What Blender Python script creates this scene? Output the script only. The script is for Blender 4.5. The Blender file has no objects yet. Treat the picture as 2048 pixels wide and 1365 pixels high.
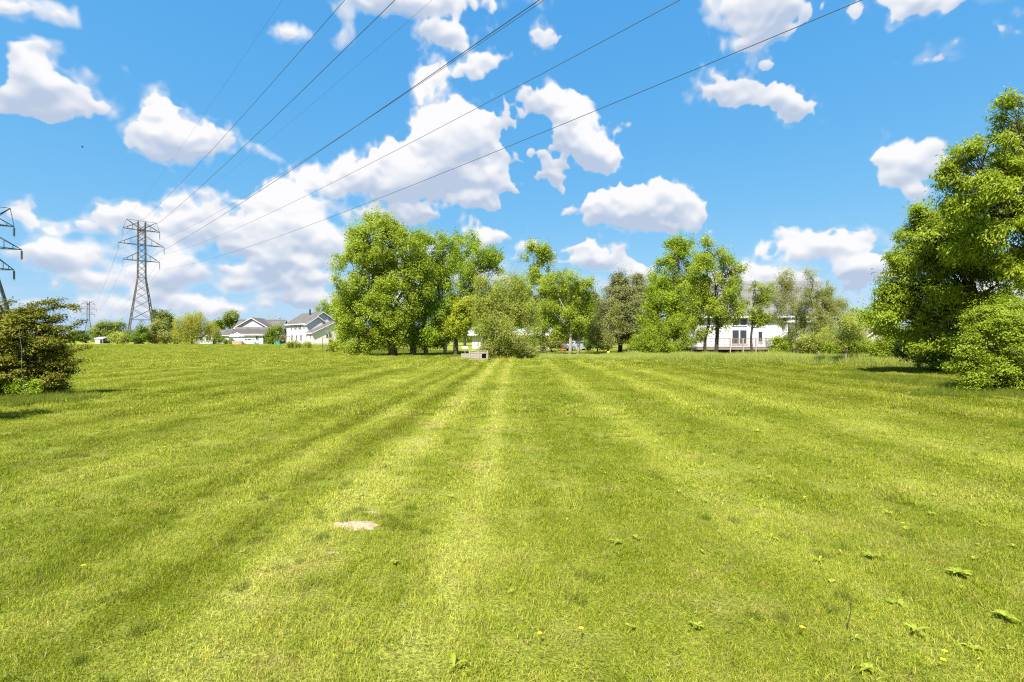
import bpy, math, random
import numpy as np
from mathutils import Vector, Matrix

# ------------------------------------------------------------------ camera
F = 2048 * 17.0 / 36.0          # focal length in photograph pixels
H = 1.5                          # eye height
S = bpy.context.scene
C = S.collection
cd = bpy.data.cameras.new('camera'); cam = bpy.data.objects.new('camera', cd); C.objects.link(cam)
cd.lens = 17; cd.sensor_width = 36; cd.clip_start = 0.05; cd.clip_end = 6000
cam.location = (0, 0, H); cam.rotation_euler = (math.radians(90), 0, 0)
S.camera = cam
S.view_settings.view_transform = 'Standard'; S.view_settings.look = 'None'
S.view_settings.exposure = 1.3; S.view_settings.gamma = 1.0
S.view_settings.use_curve_mapping = False
S.cycles.max_bounces = 6; S.cycles.diffuse_bounces = 3; S.cycles.transmission_bounces = 4
S.cycles.use_denoising = False; S.cycles.filter_width = 1.2; S.cycles.sample_clamp_indirect = 3.0
S.cycles.caustics_reflective = False; S.cycles.caustics_refractive = False

# ------------------------------------------------------------------ sun
SUN_EL = math.radians(55)
sx, sy = -0.37, -0.929           # horizontal direction towards the sun (behind, to the left)
todir = Vector((sx * math.cos(SUN_EL), sy * math.cos(SUN_EL), math.sin(SUN_EL)))
ld = bpy.data.lights.new('sun', 'SUN'); lo = bpy.data.objects.new('sun', ld); C.objects.link(lo)
ld.energy = 5.0; ld.angle = math.radians(0.55); ld.color = (1.0, 0.955, 0.87)
lo.location = (0, 0, 60)
lo.rotation_euler = (-todir).to_track_quat('-Z', 'Y').to_euler()

# ------------------------------------------------------------------ sky with procedural clouds
def fbm_grid(Wd, Hd, n0, octs, rng, gain=0.5, stretch=1.0):
    """smooth fractal noise over azimuth (periodic) x elevation, 0..1"""
    out = np.zeros((Hd, Wd), np.float32); amp = 1.0; tot = 0
    for o in range(octs):
        nx = int(n0 * 2 ** o); ny = max(3, int(nx / 4 * stretch))
        g = rng.random((ny + 4, nx)).astype(np.float32)
        def taps(n, m):
            t = np.arange(n, dtype=np.float32) / n * m
            i = np.floor(t).astype(int); f = t - i
            w = [(1 - f) ** 3 / 6, (3 * f ** 3 - 6 * f ** 2 + 4) / 6, (-3 * f ** 3 + 3 * f ** 2 + 3 * f + 1) / 6, f ** 3 / 6]
            return i, w
        iy, wy = taps(Hd, ny); ix, wx = taps(Wd, nx)
        a = sum(g[iy + k] * wy[k][:, None] for k in range(4))
        b = sum(a[:, (ix + k) % nx] * wx[k][None, :] for k in range(4))
        out += amp * (b - 0.5); amp *= gain
    return out / out.std()

def sm(e0, e1, x):
    t = np.clip((x - e0) / (e1 - e0), 0, 1); return t * t * (3 - 2 * t)

def make_clouds():
    Wd, Hd = 4096, 1024
    rng = np.random.default_rng(11)
    az = (np.arange(Wd) / Wd - 0.5) * 2 * np.pi; el = (np.arange(Hd) + 0.5) / Hd * np.pi / 2
    A, E = np.meshgrid(az, el); A = A.astype(np.float32); E = E.astype(np.float32)
    w1 = fbm_grid(Wd, Hd, 60, 5, rng, 0.5); w2 = fbm_grid(Wd, Hd, 60, 5, rng, 0.5)
    n1 = fbm_grid(Wd, Hd, 64, 6, rng, 0.58)
    big = fbm_grid(Wd, Hd, 18, 3, rng, 0.5)
    fine = fbm_grid(Wd, Hd, 300, 3, rng, 0.6)
    lowz = fbm_grid(Wd, Hd, 30, 6, rng, 0.55, 2.4)
    def billow():
        o = 0; a = 1.0
        for f in (70, 140, 280, 560):
            o = o + a * (0.8 - np.abs(fbm_grid(Wd, Hd, f, 1, rng))); a *= .68
        return o / o.std()
    puff = billow()
    Dy = np.maximum(np.cos(E) * np.cos(A), 0.05)
    U = np.cos(E) * np.sin(A) / Dy; V = np.sin(E) / Dy
    front = (np.cos(A) > 0.15) & (np.cos(E) > 0.3)
    px = 1024 + F * U + 12 * w1; py = 682 - F * V + 10 * w2
    B = [  # cx, cy, rx, ry, strength  (cumulus in front of the camera, given as directions)
        (95,195,130,72,1.1),(55,140,75,45,1),(190,205,58,42,.9),(30,225,90,35,.8),
        (355,278,112,42,.95),(345,225,42,36,.8),(440,298,58,26,.9),(300,270,60,30,.7),
        (20,12,60,22,.55),(860,-5,160,42,1),(880,60,60,32,.8),(838,122,24,42,.6),(700,60,26,32,.45),
        (575,60,46,13,.5),(975,135,62,20,.5),(1112,96,34,20,.6),(1070,0,70,17,.6),
        (925,300,95,72,1.2),(900,345,205,66,1.0),(735,350,56,34,.75),(1055,368,84,50,1),(960,405,140,32,.9),(905,262,62,40,1.1),(1095,350,66,46,1.2),(1125,400,56,34,1.2),(1060,420,80,26,1),(975,330,90,60,1.1),
        (1110,240,118,42,.85),(1165,290,62,46,.85),(1030,218,44,26,.7),
        (1255,420,140,52,1.1),(1330,398,62,42,.9),(1200,398,62,34,.9),(1290,450,110,26,.8),
        (1510,178,112,40,1),(1600,215,66,46,1),(1450,172,48,28,.7),(1650,245,26,26,.5),
        (1560,22,110,66,1.05),(1500,85,50,26,.55),(1545,120,36,22,.6),(1800,5,110,20,.7),(1690,20,60,36,.6),
        (1825,318,66,58,1.2),(1800,355,50,36,1),(1830,385,42,22,.7),(1660,505,115,30,.8),(1720,545,80,36,.8),(1640,580,100,20,.5),
        (430,480,150,36,.85),(548,420,50,30,.85),(630,490,84,46,.85),(270,455,90,26,.9),(345,432,50,14,.6),(170,470,60,16,.6),(560,525,130,24,.7),
        (110,530,100,26,.85),(45,448,55,32,.85),(330,550,105,28,.9),(190,572,115,18,.6),(430,612,110,15,.6),(590,600,90,20,.7),(540,570,60,12,.5),
        (750,430,80,32,.9),(820,440,70,36,1),(1130,512,130,44,.95),(1060,490,90,36,.9),(1250,540,70,30,.9),(980,470,70,36,.8),(1560,570,120,20,.6),
        (1335,263,27,11,.6),(1444,427,20,17,.65),(1885,120,36,13,.55),(2035,72,36,22,.8),(1880,600,200,16,.5),(90,620,170,12,.5),(470,560,40,12,.8),(120,575,40,12,.8),(620,565,50,14,.8),(530,605,36,12,.8),(380,605,60,10,.8),(700,600,60,12,.7),(1200,590,60,12,.7),(1000,560,70,16,.7),(240,520,40,14,.8),(60,575,40,10,.8)]
    Fd = np.full(A.shape, -2.0, np.float32)
    for cx, cy, rx, ry, s in B:
        dy = (py - cy) / ry
        dy = np.where(dy > 0, dy * 1.35, dy)                       # flatter undersides
        e = (1 - np.sqrt(((px - cx) / rx) ** 2 + dy * dy)) * min(rx, ry * 1.6) / 62.0
        e = np.minimum(e, .8) - (1 - s) * 0.60 + .10
        Fd = np.maximum(Fd, e)
    Fd = np.where(front, Fd, -2.0)
    outm = np.where(front, sm(1.12, 1.35, np.abs(U)) + sm(0.80, 1.0, V), 1.0)
    outm = np.clip(outm, 0, 1)
    gen = big * 0.34 - 0.42                                      # the same kind of sky all round
    Fd = np.maximum(Fd, gen - (1 - outm) * 3)
    base = Fd + 0.34 * n1 + 0.29 * puff - .05
    hz = lowz * 0.30 - 0.10 - np.abs(E - 0.10) * 3.0              # flat banks low over the horizon
    soft = np.clip(.5 - .5 * V * 0 + .35 * lowz, .1, 1)
    cov = sm(0.0, 0.10 + .32 * soft, base + .06 * fine)
    wisp = sm(-0.40, 0.2, base) * sm(-0.3, 2.0, n1 + .6 * fine + .7 * w1) * 0.8
    cov = np.maximum(cov, wisp)
    def blur(a, k):
        for ax in (0, 1):
            for _ in range(2):
                a = (np.roll(a, k, ax) + np.roll(a, -k, ax) + a * 2) / 4
        return a
    h = np.clip(base, 0, 1.3) + 0.20 * puff + 0.09 * n1
    h1 = blur(h, 2); h2 = blur(blur(h, 4), 9); h3 = blur(blur(blur(h, 8), 18), 30)
    def gr(a, k): return np.roll(a, k, 0) - np.roll(a, -k, 0), np.roll(a, -k, 1) - np.roll(a, k, 1)
    y1, x1 = gr(h1, 2); y2, x2 = gr(h2, 6); y3, x3 = gr(h3, 20)
    lit = 0.62 + 0.62 * np.tanh(1.4 * y3) + 0.60 * np.tanh(1.6 * y2) + 0.50 * np.tanh(2.8 * y1) + 0.14 * np.tanh(x2) + .05 * n1 - 0.16 * sm(.5, 1.5, h3)
    lit = np.where(cov < .3, np.maximum(lit, .55), lit)
    hzc = sm(0.0, 0.55, hz) * 0.80
    f = np.clip(hzc - cov, 0, 1)
    lit = lit * (1 - f) + f * (0.62 + 0.16 * lowz)
    cov = np.maximum(cov, hzc)
    lit = np.clip(lit, 0, 1)
    img = np.ones((Hd, Wd, 4), np.float32); img[..., 0] = np.clip(cov, 0, 1); img[..., 1] = lit; img[..., 2] = 0
    im = bpy.data.images.new('cloud_cover', Wd, Hd, alpha=False, float_buffer=False)
    im.colorspace_settings.name = 'Non-Color'
    im.pixels.foreach_set(img.ravel()); im.update(); im.pack()
    return im

W = bpy.data.worlds.new('World'); S.world = W; W.use_nodes = True
nt = W.node_tree; N = nt.nodes; L = nt.links; N.clear()
sky = N.new('ShaderNodeTexSky'); sky.sky_type = 'NISHITA'; sky.sun_disc = False
sky.sun_elevation = SUN_EL; sky.sun_rotation = math.atan2(sx, sy)
sky.air_density = 1.0; sky.dust_density = 0.6; sky.ozone_density = 1.6
def wm(op, a, b=None, c=None):
    n = N.new('ShaderNodeMath'); n.operation = op
    for i, v in enumerate((a, b, c)):
        if v is None: continue
        if isinstance(v, (int, float)): n.inputs[i].default_value = v
        else: L.new(v, n.inputs[i])
    return n.outputs[0]
tc = N.new('ShaderNodeTexCoord'); sp = N.new('ShaderNodeSeparateXYZ'); L.new(tc.outputs['Generated'], sp.inputs[0])
u_ = wm('ADD', wm('DIVIDE', wm('ARCTAN2', sp.outputs[0], sp.outputs[1]), 2 * math.pi), 0.5)
v_ = wm('MAXIMUM', wm('DIVIDE', wm('ARCSINE', sp.outputs[2]), math.pi / 2), 0.0015)
cb = N.new('ShaderNodeCombineXYZ'); L.new(u_, cb.inputs[0]); L.new(v_, cb.inputs[1])
it = N.new('ShaderNodeTexImage'); it.image = make_clouds(); it.extension = 'EXTEND'; it.interpolation = 'Linear'
L.new(cb.outputs[0], it.inputs[0])
si = N.new('ShaderNodeSeparateColor'); L.new(it.outputs[0], si.inputs[0])
EX = 2 ** S.view_settings.exposure * 0.12
ss = N.new('ShaderNodeSeparateColor'); L.new(sky.outputs[0], ss.inputs[0]); sc_ = N.new('ShaderNodeCombineColor')
for i, (raw, g, want) in enumerate(((1.143, .98, .112), (1.86, .45, .418), (3.29, .17, .850))):   # the photograph's response to blue sky
    L.new(wm('MULTIPLY', wm('POWER', wm('MULTIPLY', ss.outputs[i], 1 / raw), g), want / EX), sc_.inputs[i])
cc = N.new('ShaderNodeMix'); cc.data_type = 'RGBA'
K = 1 / EX
cc.inputs[6].default_value = (0.50 * K, 0.60 * K, 0.77 * K, 1); cc.inputs[7].default_value = (0.98 * K, 0.98 * K, 1.0 * K, 1)
L.new(si.outputs[1], cc.inputs[0])
mx = N.new('ShaderNodeMix'); mx.data_type = 'RGBA'; L.new(wm('MULTIPLY', si.outputs[0], wm('GREATER_THAN', sp.outputs[2], 0.0)), mx.inputs[0])
L.new(sc_.outputs[0], mx.inputs[6]); L.new(cc.outputs[2], mx.inputs[7])
bg = N.new('ShaderNodeBackground'); bg.inputs[1].default_value = 0.12; L.new(mx.outputs[2], bg.inputs[0])
wo = N.new('ShaderNodeOutputWorld'); L.new(bg.outputs[0], wo.inputs[0])

# ------------------------------------------------------------------ helpers
def gz(x, y):
    """height of the ground"""
    x = np.asarray(x, float); y = np.asarray(y, float)
    r = 0.7 * sm(60, 130, y)
    b = 0.020 * np.sin(x * 1.9 + 0.6 * np.sin(y * .8)) * np.cos(y * 1.3 + .7 * x) + 0.022 * np.sin(x * .55 + 1) * np.sin(y * .43 + 2)
    b = b * (1 - sm(20, 60, y))
    return r + b
def g1(x, y): return float(gz(x, y))
def X(px, d): return (px - 1024) / F * d
def Z(py, d): return H + (682.5 - py) / F * d

def tag(o, label=None, cat=None, group=None, kind=None):
    if label: o['label'] = label
    if cat: o['category'] = cat
    if group: o['group'] = group
    if kind: o['kind'] = kind
    return o
def empty(name, loc=(0, 0, 0), rz=0, **k):
    o = bpy.data.objects.new(name, None); C.objects.link(o); o.location = loc; o.rotation_euler = (0, 0, rz)
    o.empty_display_size = 0.3
    return tag(o, **k)
def quads_obj(name, V, nq_verts, mat, parent=None, attr=None, loc=None, smooth=False, link=True):
    """V: (n*k,3) array, consecutive runs of k vertices are one polygon"""
    k = nq_verts; n = len(V) // k
    me = bpy.data.meshes.new(name)
    me.vertices.add(len(V)); me.vertices.foreach_set('co', np.ascontiguousarray(V, np.float32).ravel())
    me.loops.add(n * k); me.loops.foreach_set('vertex_index', np.arange(n * k, dtype=np.int32))
    me.polygons.add(n); me.polygons.foreach_set('loop_start', np.arange(0, n * k, k, dtype=np.int32))
    try: me.polygons.foreach_set('loop_total', np.full(n, k, dtype=np.int32))
    except Exception: pass
    me.update(calc_edges=True)
    if attr is not None:
        at = me.attributes.new('tint', 'FLOAT', 'POINT'); at.data.foreach_set('value', np.repeat(attr, k).astype(np.float32))
    me.materials.append(mat)
    o = bpy.data.objects.new(name, me)
    if link: C.objects.link(o)
    if parent: o.parent = parent
    if loc: o.location = loc
    return o

class MB:
    def __init__(s): s.v = []; s.f = []; s.m = []; s.mi = 0
    def add(s, vs, fs):
        b = len(s.v); s.v += [tuple(v) for v in vs]
        for f in fs: s.f.append(tuple(i + b for i in f)); s.m.append(s.mi)
    def box(s, x0, y0, z0, x1, y1, z1):
        s.add([(x0,y0,z0),(x1,y0,z0),(x1,y1,z0),(x0,y1,z0),(x0,y0,z1),(x1,y0,z1),(x1,y1,z1),(x0,y1,z1)],
              [(0,3,2,1),(4,5,6,7),(0,1,5,4),(1,2,6,5),(2,3,7,6),(3,0,4,7)])
    def tube(s, pts, rad, n=6, cap=True):
        pts = [Vector(p) for p in pts]
        if not hasattr(rad, '__len__'): rad = [rad] * len(pts)
        rings = []
        for i, p in enumerate(pts):
            d = (pts[min(i + 1, len(pts) - 1)] - pts[max(i - 1, 0)]).normalized()
            a = d.orthogonal().normalized() if abs(d.z) > .95 else d.cross(Vector((0, 0, 1))).normalized()
            b = d.cross(a)
            rings.append([p + (a * math.cos(t) + b * math.sin(t)) * rad[i] for t in [2 * math.pi * (k + .5) / n for k in range(n)]])
        vs = [q for r in rings for q in r]; fs = []
        for i in range(len(pts) - 1):
            for k in range(n):
                k2 = (k + 1) % n
                fs.append((i * n + k, i * n + k2, (i + 1) * n + k2, (i + 1) * n + k))
        if cap: fs.append(tuple(range(n))[::-1]); fs.append(tuple((len(pts) - 1) * n + k for k in range(n)))
        s.add(vs, fs)
    def prism(s, prof, y0, y1, axis='y'):
        """profile (x,z) swept along y (or (y,z) along x)"""
        n = len(prof)
        if axis == 'y': vs = [(a, y0, b) for a, b in prof] + [(a, y1, b) for a, b in prof]
        else: vs = [(y0, a, b) for a, b in prof] + [(y1, a, b) for a, b in prof]
        s.add(vs, [tuple(range(n)), tuple(range(2 * n - 1, n - 1, -1))] + [(i, i + n, (i + 1) % n + n, (i + 1) % n) for i in range(n)])
    def ball(s, c, r, nu=10, nv=7):
        if not hasattr(r, '__len__'): r = (r, r, r)
        vs = [(c[0], c[1], c[2] - r[2])]
        for j in range(1, nv):
            t = math.pi * j / nv
            for i in range(nu):
                p = 2 * math.pi * i / nu
                vs.append((c[0] + r[0] * math.sin(t) * math.cos(p), c[1] + r[1] * math.sin(t) * math.sin(p), c[2] - r[2] * math.cos(t)))
        vs.append((c[0], c[1], c[2] + r[2])); fs = []
        for i in range(nu):
            fs.append((0, 1 + (i + 1) % nu, 1 + i)); k = len(vs) - 1; b = 1 + (nv - 2) * nu
            fs.append((k, b + i, b + (i + 1) % nu))
            for j in range(nv - 2):
                a = 1 + j * nu
                fs.append((a + i, a + (i + 1) % nu, a + nu + (i + 1) % nu, a + nu + i))
        s.add(vs, fs)
    def build(s, name, mat, parent=None, loc=None, rot=None, smooth=False, **k):
        me = bpy.data.meshes.new(name); me.from_pydata(s.v, [], s.f)
        for m in (mat if isinstance(mat, (list, tuple)) else [mat]): me.materials.append(m)
        if any(s.m): me.polygons.foreach_set('material_index', s.m)
        import bmesh
        bm = bmesh.new(); bm.from_mesh(me); bmesh.ops.recalc_face_normals(bm, faces=bm.faces); bm.to_mesh(me); bm.free()
        if smooth: me.polygons.foreach_set('use_smooth', [True] * len(me.polygons))
        me.update()
        o = bpy.data.objects.new(name, me); C.objects.link(o)
        if parent: o.parent = parent
        if loc: o.location = loc
        if rot: o.rotation_euler = rot
        return tag(o, **k)

# ------------------------------------------------------------------ materials
class NB:
    def __init__(s, name):
        s.mat = bpy.data.materials.new(name); s.mat.use_nodes = True
        s.t = s.mat.node_tree; s.N = s.t.nodes; s.L = s.t.links; s.N.clear()
        s.out = s.N.new('ShaderNodeOutputMaterial')
    def n(s, typ, **k):
        x = s.N.new(typ)
        for a, b in k.items(): setattr(x, a, b)
        return x
    def lk(s, a, b): s.L.new(a, b)
    def m(s, op, a, b=None, clamp=False):
        x = s.N.new('ShaderNodeMath'); x.operation = op; x.use_clamp = clamp
        for i, v in enumerate((a, b)):
            if v is None: continue
            if isinstance(v, (int, float)): x.inputs[i].default_value = v
            else: s.L.new(v, x.inputs[i])
        return x.outputs[0]
    def mix(s, f, a, b, blend='MIX'):
        x = s.N.new('ShaderNodeMix'); x.data_type = 'RGBA'; x.blend_type = blend
        for i, v in ((0, f), (6, a), (7, b)):
            if isinstance(v, (int, float)): x.inputs[i].default_value = v
            elif isinstance(v, tuple): x.inputs[i].default_value = (*v, 1) if len(v) == 3 else v
            else: s.L.new(v, x.inputs[i])
        return x.outputs[2]
    def noise(s, vec, scale, detail=3, rough=.55, dist=0):
        x = s.N.new('ShaderNodeTexNoise'); x.inputs['Scale'].default_value = scale; x.inputs['Detail'].default_value = detail
        x.inputs['Roughness'].default_value = rough; x.inputs['Distortion'].default_value = dist
        if vec is not None: s.L.new(vec, x.inputs['Vector'])
        return x.outputs['Fac']
    def ramp(s, f, stops, interp='LINEAR'):
        x = s.N.new('ShaderNodeValToRGB'); x.color_ramp.interpolation = interp; e = x.color_ramp.elements
        while len(e) < len(stops): e.new(0.5)
        for q, (p, c) in zip(e, stops):
            q.position = p; q.color = (c, c, c, 1) if isinstance(c, (int, float)) else (*c, 1)
        s.L.new(f, x.inputs[0]); return x.outputs[0]
    def princ(s, col, rough=.7, spec=.3, metal=0, bump=None, bstr=.3, bdist=.02):
        x = s.N.new('ShaderNodeBsdfPrincipled')
        if isinstance(col, tuple): x.inputs['Base Color'].default_value = (*col, 1)
        else: s.L.new(col, x.inputs['Base Color'])
        x.inputs['Roughness'].default_value = rough; x.inputs['Specular IOR Level'].default_value = spec; x.inputs['Metallic'].default_value = metal
        if bump is not None:
            b = s.N.new('ShaderNodeBump'); b.inputs['Strength'].default_value = bstr; b.inputs['Distance'].default_value = bdist
            s.L.new(bump, b.inputs['Height']); s.L.new(b.outputs[0], x.inputs['Normal'])
        return x.outputs[0]
    def done(s, sh): s.L.new(sh, s.out.inputs[0]); return s.mat
    def pos(s): return s.N.new('ShaderNodeNewGeometry').outputs['Position']
    def obj(s): return s.N.new('ShaderNodeTexCoord').outputs['Object']

def simple(name, col, rough=.7, spec=.3, metal=0, nscale=3.0, var=.18, bump=0.1):
    b = NB(name); o = b.obj(); n = b.noise(o, nscale, 4)
    c = b.mix(n, tuple(v * (1 - var) for v in col), tuple(min(1, v * (1 + var)) for v in col))
    return b.done(b.princ(c, rough, spec, metal, n, bump))

def lawn_colour(b, P):
    """colour of the turf from its place on the ground: mowing swaths with blade-lean light painted in, dry patches, lush patches"""
    sp = b.n('ShaderNodeSeparateXYZ'); b.lk(P, sp.inputs[0]); x, y = sp.outputs[0], sp.outputs[1]
    stretch = b.n('ShaderNodeMapping'); stretch.inputs['Scale'].default_value = (1.0, .28, 1); b.lk(P, stretch.inputs[0])
    Q = stretch.outputs[0]
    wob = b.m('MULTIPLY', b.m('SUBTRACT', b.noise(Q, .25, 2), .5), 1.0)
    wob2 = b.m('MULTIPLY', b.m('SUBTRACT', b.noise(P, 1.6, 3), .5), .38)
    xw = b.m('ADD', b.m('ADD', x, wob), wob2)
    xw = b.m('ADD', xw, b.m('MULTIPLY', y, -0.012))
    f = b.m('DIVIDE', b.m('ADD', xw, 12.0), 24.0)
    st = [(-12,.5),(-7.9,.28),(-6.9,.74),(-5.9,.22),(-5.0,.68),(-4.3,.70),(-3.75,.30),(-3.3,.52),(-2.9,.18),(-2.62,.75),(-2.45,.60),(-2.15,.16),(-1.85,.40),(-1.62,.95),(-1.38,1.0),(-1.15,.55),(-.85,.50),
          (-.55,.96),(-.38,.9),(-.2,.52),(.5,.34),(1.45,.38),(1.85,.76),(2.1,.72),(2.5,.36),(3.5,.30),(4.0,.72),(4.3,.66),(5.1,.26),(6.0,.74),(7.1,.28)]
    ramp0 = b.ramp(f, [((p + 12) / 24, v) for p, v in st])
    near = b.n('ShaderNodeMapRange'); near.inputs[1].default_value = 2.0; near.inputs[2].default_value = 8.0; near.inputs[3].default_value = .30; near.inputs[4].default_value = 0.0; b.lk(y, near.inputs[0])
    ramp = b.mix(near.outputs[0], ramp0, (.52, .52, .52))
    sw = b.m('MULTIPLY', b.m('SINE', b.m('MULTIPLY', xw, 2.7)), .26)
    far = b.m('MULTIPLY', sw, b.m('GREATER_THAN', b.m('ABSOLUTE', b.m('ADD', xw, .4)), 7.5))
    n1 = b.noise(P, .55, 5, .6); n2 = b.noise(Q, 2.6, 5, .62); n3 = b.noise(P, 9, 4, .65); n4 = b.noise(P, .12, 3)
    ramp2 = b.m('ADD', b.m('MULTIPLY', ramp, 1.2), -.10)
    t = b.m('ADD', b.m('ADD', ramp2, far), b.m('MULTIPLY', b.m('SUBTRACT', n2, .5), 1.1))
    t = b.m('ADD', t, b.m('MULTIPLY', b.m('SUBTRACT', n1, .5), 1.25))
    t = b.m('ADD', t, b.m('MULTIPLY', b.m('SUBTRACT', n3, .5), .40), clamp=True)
    c = b.mix(t, (0.188, 0.232, 0.0090), (0.462, 0.480, 0.072))  # swath tones paint in light off leaning blades, along with drier grass
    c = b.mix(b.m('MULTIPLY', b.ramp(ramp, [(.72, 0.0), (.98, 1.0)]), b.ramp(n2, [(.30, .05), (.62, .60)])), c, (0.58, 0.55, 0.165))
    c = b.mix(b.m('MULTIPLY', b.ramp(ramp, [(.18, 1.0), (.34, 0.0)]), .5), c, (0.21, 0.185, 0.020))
    # lusher, bluer green patches
    c = b.mix(b.m('MULTIPLY', b.ramp(n4, [(.45, 0.0), (.7, 1.0)]), .45), c, (0.130, 0.205, 0.010))
    n5 = b.noise(P, 22, 5, .75); n6 = b.noise(P, 6.5, 5, .72)
    c = b.mix(b.m('MULTIPLY', b.ramp(n5, [(.36, 1.0), (.50, 0.0)]), .50), c, (0.110, 0.150, 0.003))
    c = b.mix(b.m('MULTIPLY', b.ramp(n6, [(.53, 0.0), (.70, 1.0)]), .55), c, (0.36, 0.275, 0.075))
    # straw where the swath dried
    dry = b.m('MULTIPLY', b.ramp(b.noise(P, 1.15, 6, .68), [(.52, 0.0), (.74, 1.0)]), b.m('ADD', b.m('MULTIPLY', ramp, .9), .25))
    c = b.mix(b.m('MULTIPLY', dry, .75, clamp=True), c, (0.48, 0.40, 0.135))
    return c

def mat_ground():
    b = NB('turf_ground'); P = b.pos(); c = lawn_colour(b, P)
    fine = b.noise(P, 60, 5, .7); mid = b.noise(P, 14, 4, .7)
    c = b.mix(b.ramp(fine, [(.30, 1.0), (.62, 0.0)]), c, (0.045, 0.055, 0.010))
    return b.done(b.princ(c, .9, .1, bump=b.m('ADD', fine, mid), bstr=.8, bdist=.05))
def mat_blade(name, lush=0.0, kmul=1.0):
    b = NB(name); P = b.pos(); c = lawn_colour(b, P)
    at = b.n('ShaderNodeAttribute', attribute_name='tint'); t = at.outputs['Fac']
    c = b.mix(1.0, c, b.ramp(t, [(0, (.50, .66, .6)), (.45, (1.05, 1.06, .8)), (.9, (1.48, 1.38, 1.7))]), 'MULTIPLY')
    c = b.mix(b.m('GREATER_THAN', t, .955), c, (0.52, 0.43, 0.17))
    if lush: c = b.mix(lush, c, (0.42, 0.47, 0.11) if lush > .6 else (0.17, 0.23, 0.03))
    if kmul != 1: c = b.mix(1.0, c, (kmul,) * 3, 'MULTIPLY')
    d = b.princ(c, .8, .05); tr = b.n('ShaderNodeBsdfTranslucent'); b.lk(c, tr.inputs[0])
    ms = b.n('ShaderNodeMixShader'); ms.inputs[0].default_value = .42; b.lk(d, ms.inputs[1]); b.lk(tr.outputs[0], ms.inputs[2])
    return b.done(ms.outputs[0])
def leaf_mat(name, c1, c2, c3=None, trans=.50, rough=.6):
    c1, c2 = [tuple(v * q for v, q in zip(c, (2.15, 1.92, 1.75))) for c in (c1, c2)]
    b = NB(name); at = b.n('ShaderNodeAttribute', attribute_name='tint'); t = at.outputs['Fac']
    c = b.mix(b.ramp(t, [(0.1, 0.0), (.8, 1.0)]), c1, c2)
    if c3: c = b.mix(b.ramp(t, [(.80, 0.0), (.92, 1.0)]), c, c3)
    d = b.princ(c, rough, .2); tr = b.n('ShaderNodeBsdfTranslucent'); b.lk(b.mix(1.0, c, (1.12, 1.10, .7), 'MULTIPLY'), tr.inputs[0])
    ms = b.n('ShaderNodeMixShader'); ms.inputs[0].default_value = trans; b.lk(d, ms.inputs[1]); b.lk(tr.outputs[0], ms.inputs[2])
    return b.done(ms.outputs[0])
def bark_mat(name, c1, c2):
    b = NB(name); o = b.pos(); mp = b.n('ShaderNodeMapping'); mp.inputs['Scale'].default_value = (6, 6, 1.2); b.lk(o, mp.inputs[0])
    n = b.noise(mp.outputs[0], 2.2, 6, .7); return b.done(b.princ(b.mix(n, c1, c2), .9, .15, bump=n, bstr=.7, bdist=.05))
def siding_mat(name, col, pitch=.2, warm=None):
    b = NB(name); o = b.obj(); sp = b.n('ShaderNodeSeparateXYZ'); b.lk(o, sp.inputs[0])
    z = b.m('FRACT', b.m('DIVIDE', sp.outputs[2], pitch)); n = b.noise(o, 1.2, 4)
    c = b.mix(n, tuple(v * .88 for v in col), col)
    c = b.mix(b.m('MULTIPLY', b.m('LESS_THAN', z, .16), .35), c, tuple(v * .45 for v in col))
    return b.done(b.princ(c, .6, .25, bump=b.m('SUBTRACT', 1.0, z), bstr=.9, bdist=.04))
def shingle_mat(name, c1, c2):
    b = NB(name); o = b.obj(); br = b.n('ShaderNodeTexBrick'); br.inputs['Scale'].default_value = 1.0
    br.inputs['Brick Width'].default_value = .9; br.inputs['Row Height'].default_value = .28; br.inputs['Mortar Size'].default_value = .02
    br.inputs['Color1'].default_value = (*c1, 1); br.inputs['Color2'].default_value = (*c2, 1); br.inputs['Mortar'].default_value = (*[v * .6 for v in c1], 1)
    mp = b.n('ShaderNodeMapping'); mp.inputs['Rotation'].default_value = (math.radians(60), 0, 0); b.lk(o, mp.inputs[0]); b.lk(mp.outputs[0], br.inputs[0])
    n = b.noise(o, 5, 5, .7); return b.done(b.princ(b.mix(.5, br.outputs[0], b.mix(n, c1, c2)), .9, .15, bump=n, bstr=.4))

M = {}
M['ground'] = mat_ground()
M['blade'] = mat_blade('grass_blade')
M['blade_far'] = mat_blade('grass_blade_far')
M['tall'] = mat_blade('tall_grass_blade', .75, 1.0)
M['rough_grass'] = mat_blade('rough_grass_blade', .55, .8)  # greener, slightly darker blade colour for rough and lush grass
M['maple'] = leaf_mat('maple_leaf', (.105,.155,.012), (.185,.245,.030), (.42,.48,.26))
M['maple2'] = leaf_mat('maple_leaf_b', (.085,.145,.010), (.170,.235,.018), (.34,.40,.14))
M['bright'] = leaf_mat('bright_leaf', (.095,.145,.014), (.190,.245,.030), (.30,.34,.10))
M['yellow'] = leaf_mat('yellow_leaf', (.125,.175,.012), (.215,.255,.026))
M['pale'] = leaf_mat('pale_leaf', (.115,.152,.026), (.205,.242,.060), (.32,.33,.16))
M['olive'] = leaf_mat('olive_leaf', (.090,.115,.026), (.180,.205,.060), (.30,.31,.17))
M['pine'] = leaf_mat('pine_needle', (.050,.070,.022), (.140,.155,.055), (.22,.22,.10), trans=.15)
M['dark'] = leaf_mat('dark_leaf', (.040,.075,.008), (.095,.145,.014), trans=.3)
M['farleaf'] = leaf_mat('distant_leaf', (.075,.110,.022), (.135,.175,.040))
M['willow'] = leaf_mat('willow_leaf', (.120,.150,.020), (.225,.240,.050))
M['barberry'] = leaf_mat('hawthorn_leaf', (.035,.048,.006), (.120,.130,.012), (.26,.110,.025), trans=.25)
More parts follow.
